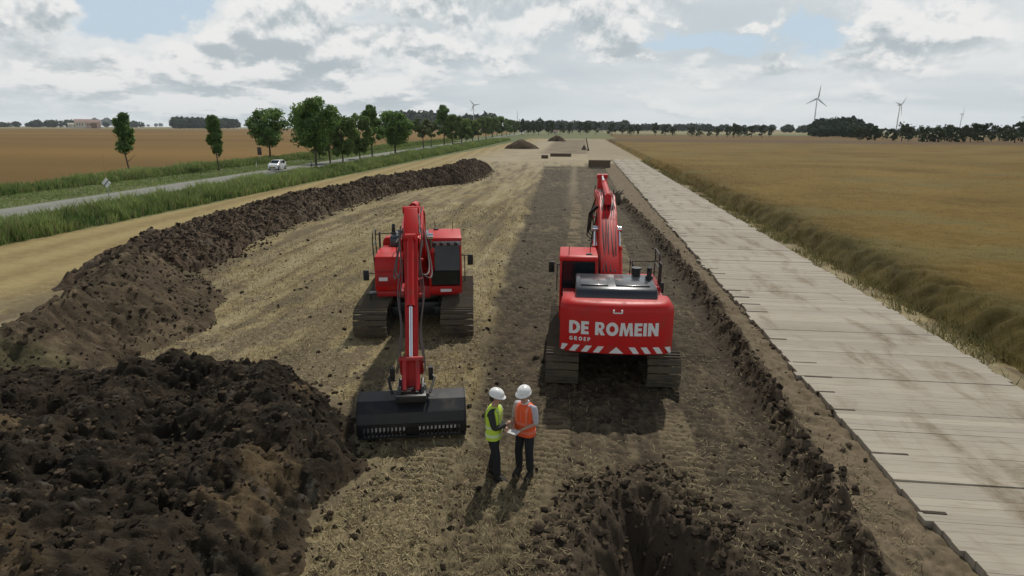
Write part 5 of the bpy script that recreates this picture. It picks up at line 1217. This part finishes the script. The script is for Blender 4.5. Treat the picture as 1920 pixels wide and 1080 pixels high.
# ------------------------------------------------------------------ wind turbines
TW_ = mat('turbine_white', (.50, .52, .54), .5)
def turbine(px, pyb, hub_py, label, rot, face, H=None, grp='wind turbines', dist=None):
    g = G(px, pyb) if dist is None else G(px, 260)*np.array([dist/ G(px, 260)[1]]*2+[0]); hub = TOPZ(g, hub_py); bl = hub*(.38 if px > 1000 else .25)
    root = empty('wind_turbine', (g[0], g[1], 0), face); tag(root, label, 'wind turbine', grp)
    m = MB(); m.tube([(0, 0, -1), (0, 0, hub)], [hub*.022, hub*.011], 14); m.build('tower', TW_, root, 0, True)
    m = MB(); m.loft([[(x, y, hub+z) for x, z in ((-w, -w), (w, -w), (w, w), (-w, w))] for y, w in ((-hub*.03, hub*.014), (0, hub*.02), (hub*.06, hub*.018), (hub*.08, hub*.012))]); m.build('nacelle', TW_, root)
    m = MB(); m.tube([(0, -hub*.03, hub), (0, -hub*.055, hub), (0, -hub*.065, hub)], [hub*.02, hub*.016, hub*.004], 10); hb = m.build('hub', TW_, root, 0, True)
    for k in range(3):
        m = MB(); m.T = Matrix.Translation((0, -hub*.045, hub)) @ Matrix.Rotation(rot+k*2*math.pi/3, 4, 'Y')
        m.loft([[(x0_, -c_, z_), (x0_+w_, -c_*.2, z_), (x0_, c_, z_), (x0_-w_*.4, 0, z_)] for z_, w_, c_, x0_ in ((0, hub*.015, hub*.012, 0), (bl*.2, hub*.034, hub*.010, 0), (bl*.6, hub*.02, hub*.006, 0), (bl, hub*.008, hub*.002, 0))]); m.build('blade', TW_, root, 0, True)
turbine(1524, 250.5, 185, 'nearest wind turbine standing left of the dome shaped wood', R(6), R(10))
turbine(1679, 252, 197, 'second wind turbine, above the row of trees right of the dome shaped wood', R(42), R(35), None)
turbine(1797, 253, 214, 'third wind turbine, small above the trees towards the right edge', R(12), R(60))
turbine(1914, 253, 219, 'wind turbine at the extreme right edge of the view', R(20), R(20))
turbine(888.5, 245, 197, 'lone distant wind turbine above the left roadside trees', R(-40), R(15))
g = G(970, 243); h = TOPZ(g, 208); m = MB(); m.T = Matrix.Translation((g[0], g[1], 0)); m.tube([(0, 0, -1), (0, 0, h)], [1.2, .5], 6); m.tube([(-2, 0, h*.7), (2, 0, h*.7)], .5, 5)
tag(m.build('radio_mast', GREY), 'faint thin mast on the horizon near the centre', 'mast')

# ------------------------------------------------------------------ farm on the left horizon
PINK = mat('pale_brick', (.50, .36, .29), .85, var=.1, vscale=.5); ROOFD = mat('dark_roof', (.05, .05, .055), .8); CREAM = mat('cream_wall', (.62, .58, .50), .8); BRN = mat('brown_door', (.20, .11, .07), .8); PROOF = mat('pinkish_roof', (.40, .27, .23), .8)
def barn(pxa, pxb, pyb, pyt, wallm, roofm, label, door=None, name='farm_building', eave=.55):
    a = G((pxa+pxb)/2, pyb); w = (pxb-pxa)/2/SC(a); h = TOPZ(a, pyt); cx, cy = a[0], a[1]; D = w*.8
    root = empty(name, (cx, cy, 0), math.atan2(-cx, cy)); tag(root, label, 'building'); he = h*eave
    m = MB(); m.box(-w, w, 0, D, -.3, he); m.prism([(0, he), (D, he), (D/2, h*.96)], -w, w); m.build('wall', wallm, root)
    m = MB()
    for s0, s1 in (((-.8, he-.4), (D/2, h)), ((D+.8, he-.4), (D/2, h))): m.prism([s0, s1, (s1[0], s1[1]+.35), (s0[0], s0[1]+.35)], -w-.6, w+.6)
    m.build('roof', roofm, root)
    if door: m = MB(); m.box(door[0]*w, door[1]*w, -.12, .1, 0, he*.85); m.build('door', BRN, root)
    m = MB()
    for k in range(3): x = -w*.75+k*w*.3; m.box(x, x+w*.12, -.10, .1, he*.45, he*.75); m.build('window', GLASS, root); m = MB()
barn(144, 170, 240.5, 223.5, CREAM, PROOF, 'pale farmhouse in the left part of the farm on the horizon', None, eave=.72)
barn(164, 188, 240.7, 224.5, PINK, PROOF, 'pinkish farm barn with a brown door on the left horizon', (-.3, .45), eave=.7)
barn(129, 139, 240.5, 230.5, CREAM, CREAM, 'small cream shed at the left end of the farm', None, eave=.75)
g = G(1042, 252); barn(1038, 1044, 252.5, 244, CREAM, PINK, 'tiny white house among the trees beyond the site', None)

# ------------------------------------------------------------------ air
bpy.ops.mesh.primitive_cube_add(size=1); hz = bpy.context.object; hz.name = 'haze'; hz.scale = (9400, 9400, 260); hz.location = (0, 0, 260/2-4)
hm = bpy.data.materials.new('haze_air'); hm.use_nodes = True; t = hm.node_tree; t.nodes.clear(); ou = N(t, 'ShaderNodeOutputMaterial'); pv = N(t, 'ShaderNodeVolumePrincipled')
pv.inputs['Color'].default_value = (.86, .92, 1, 1); pv.inputs['Density'].default_value = .00006; pv.inputs['Anisotropy'].default_value = .2
t.links.new(pv.outputs[0], ou.inputs['Volume']); hz.data.materials.append(hm); tag(hz, kind='stuff')
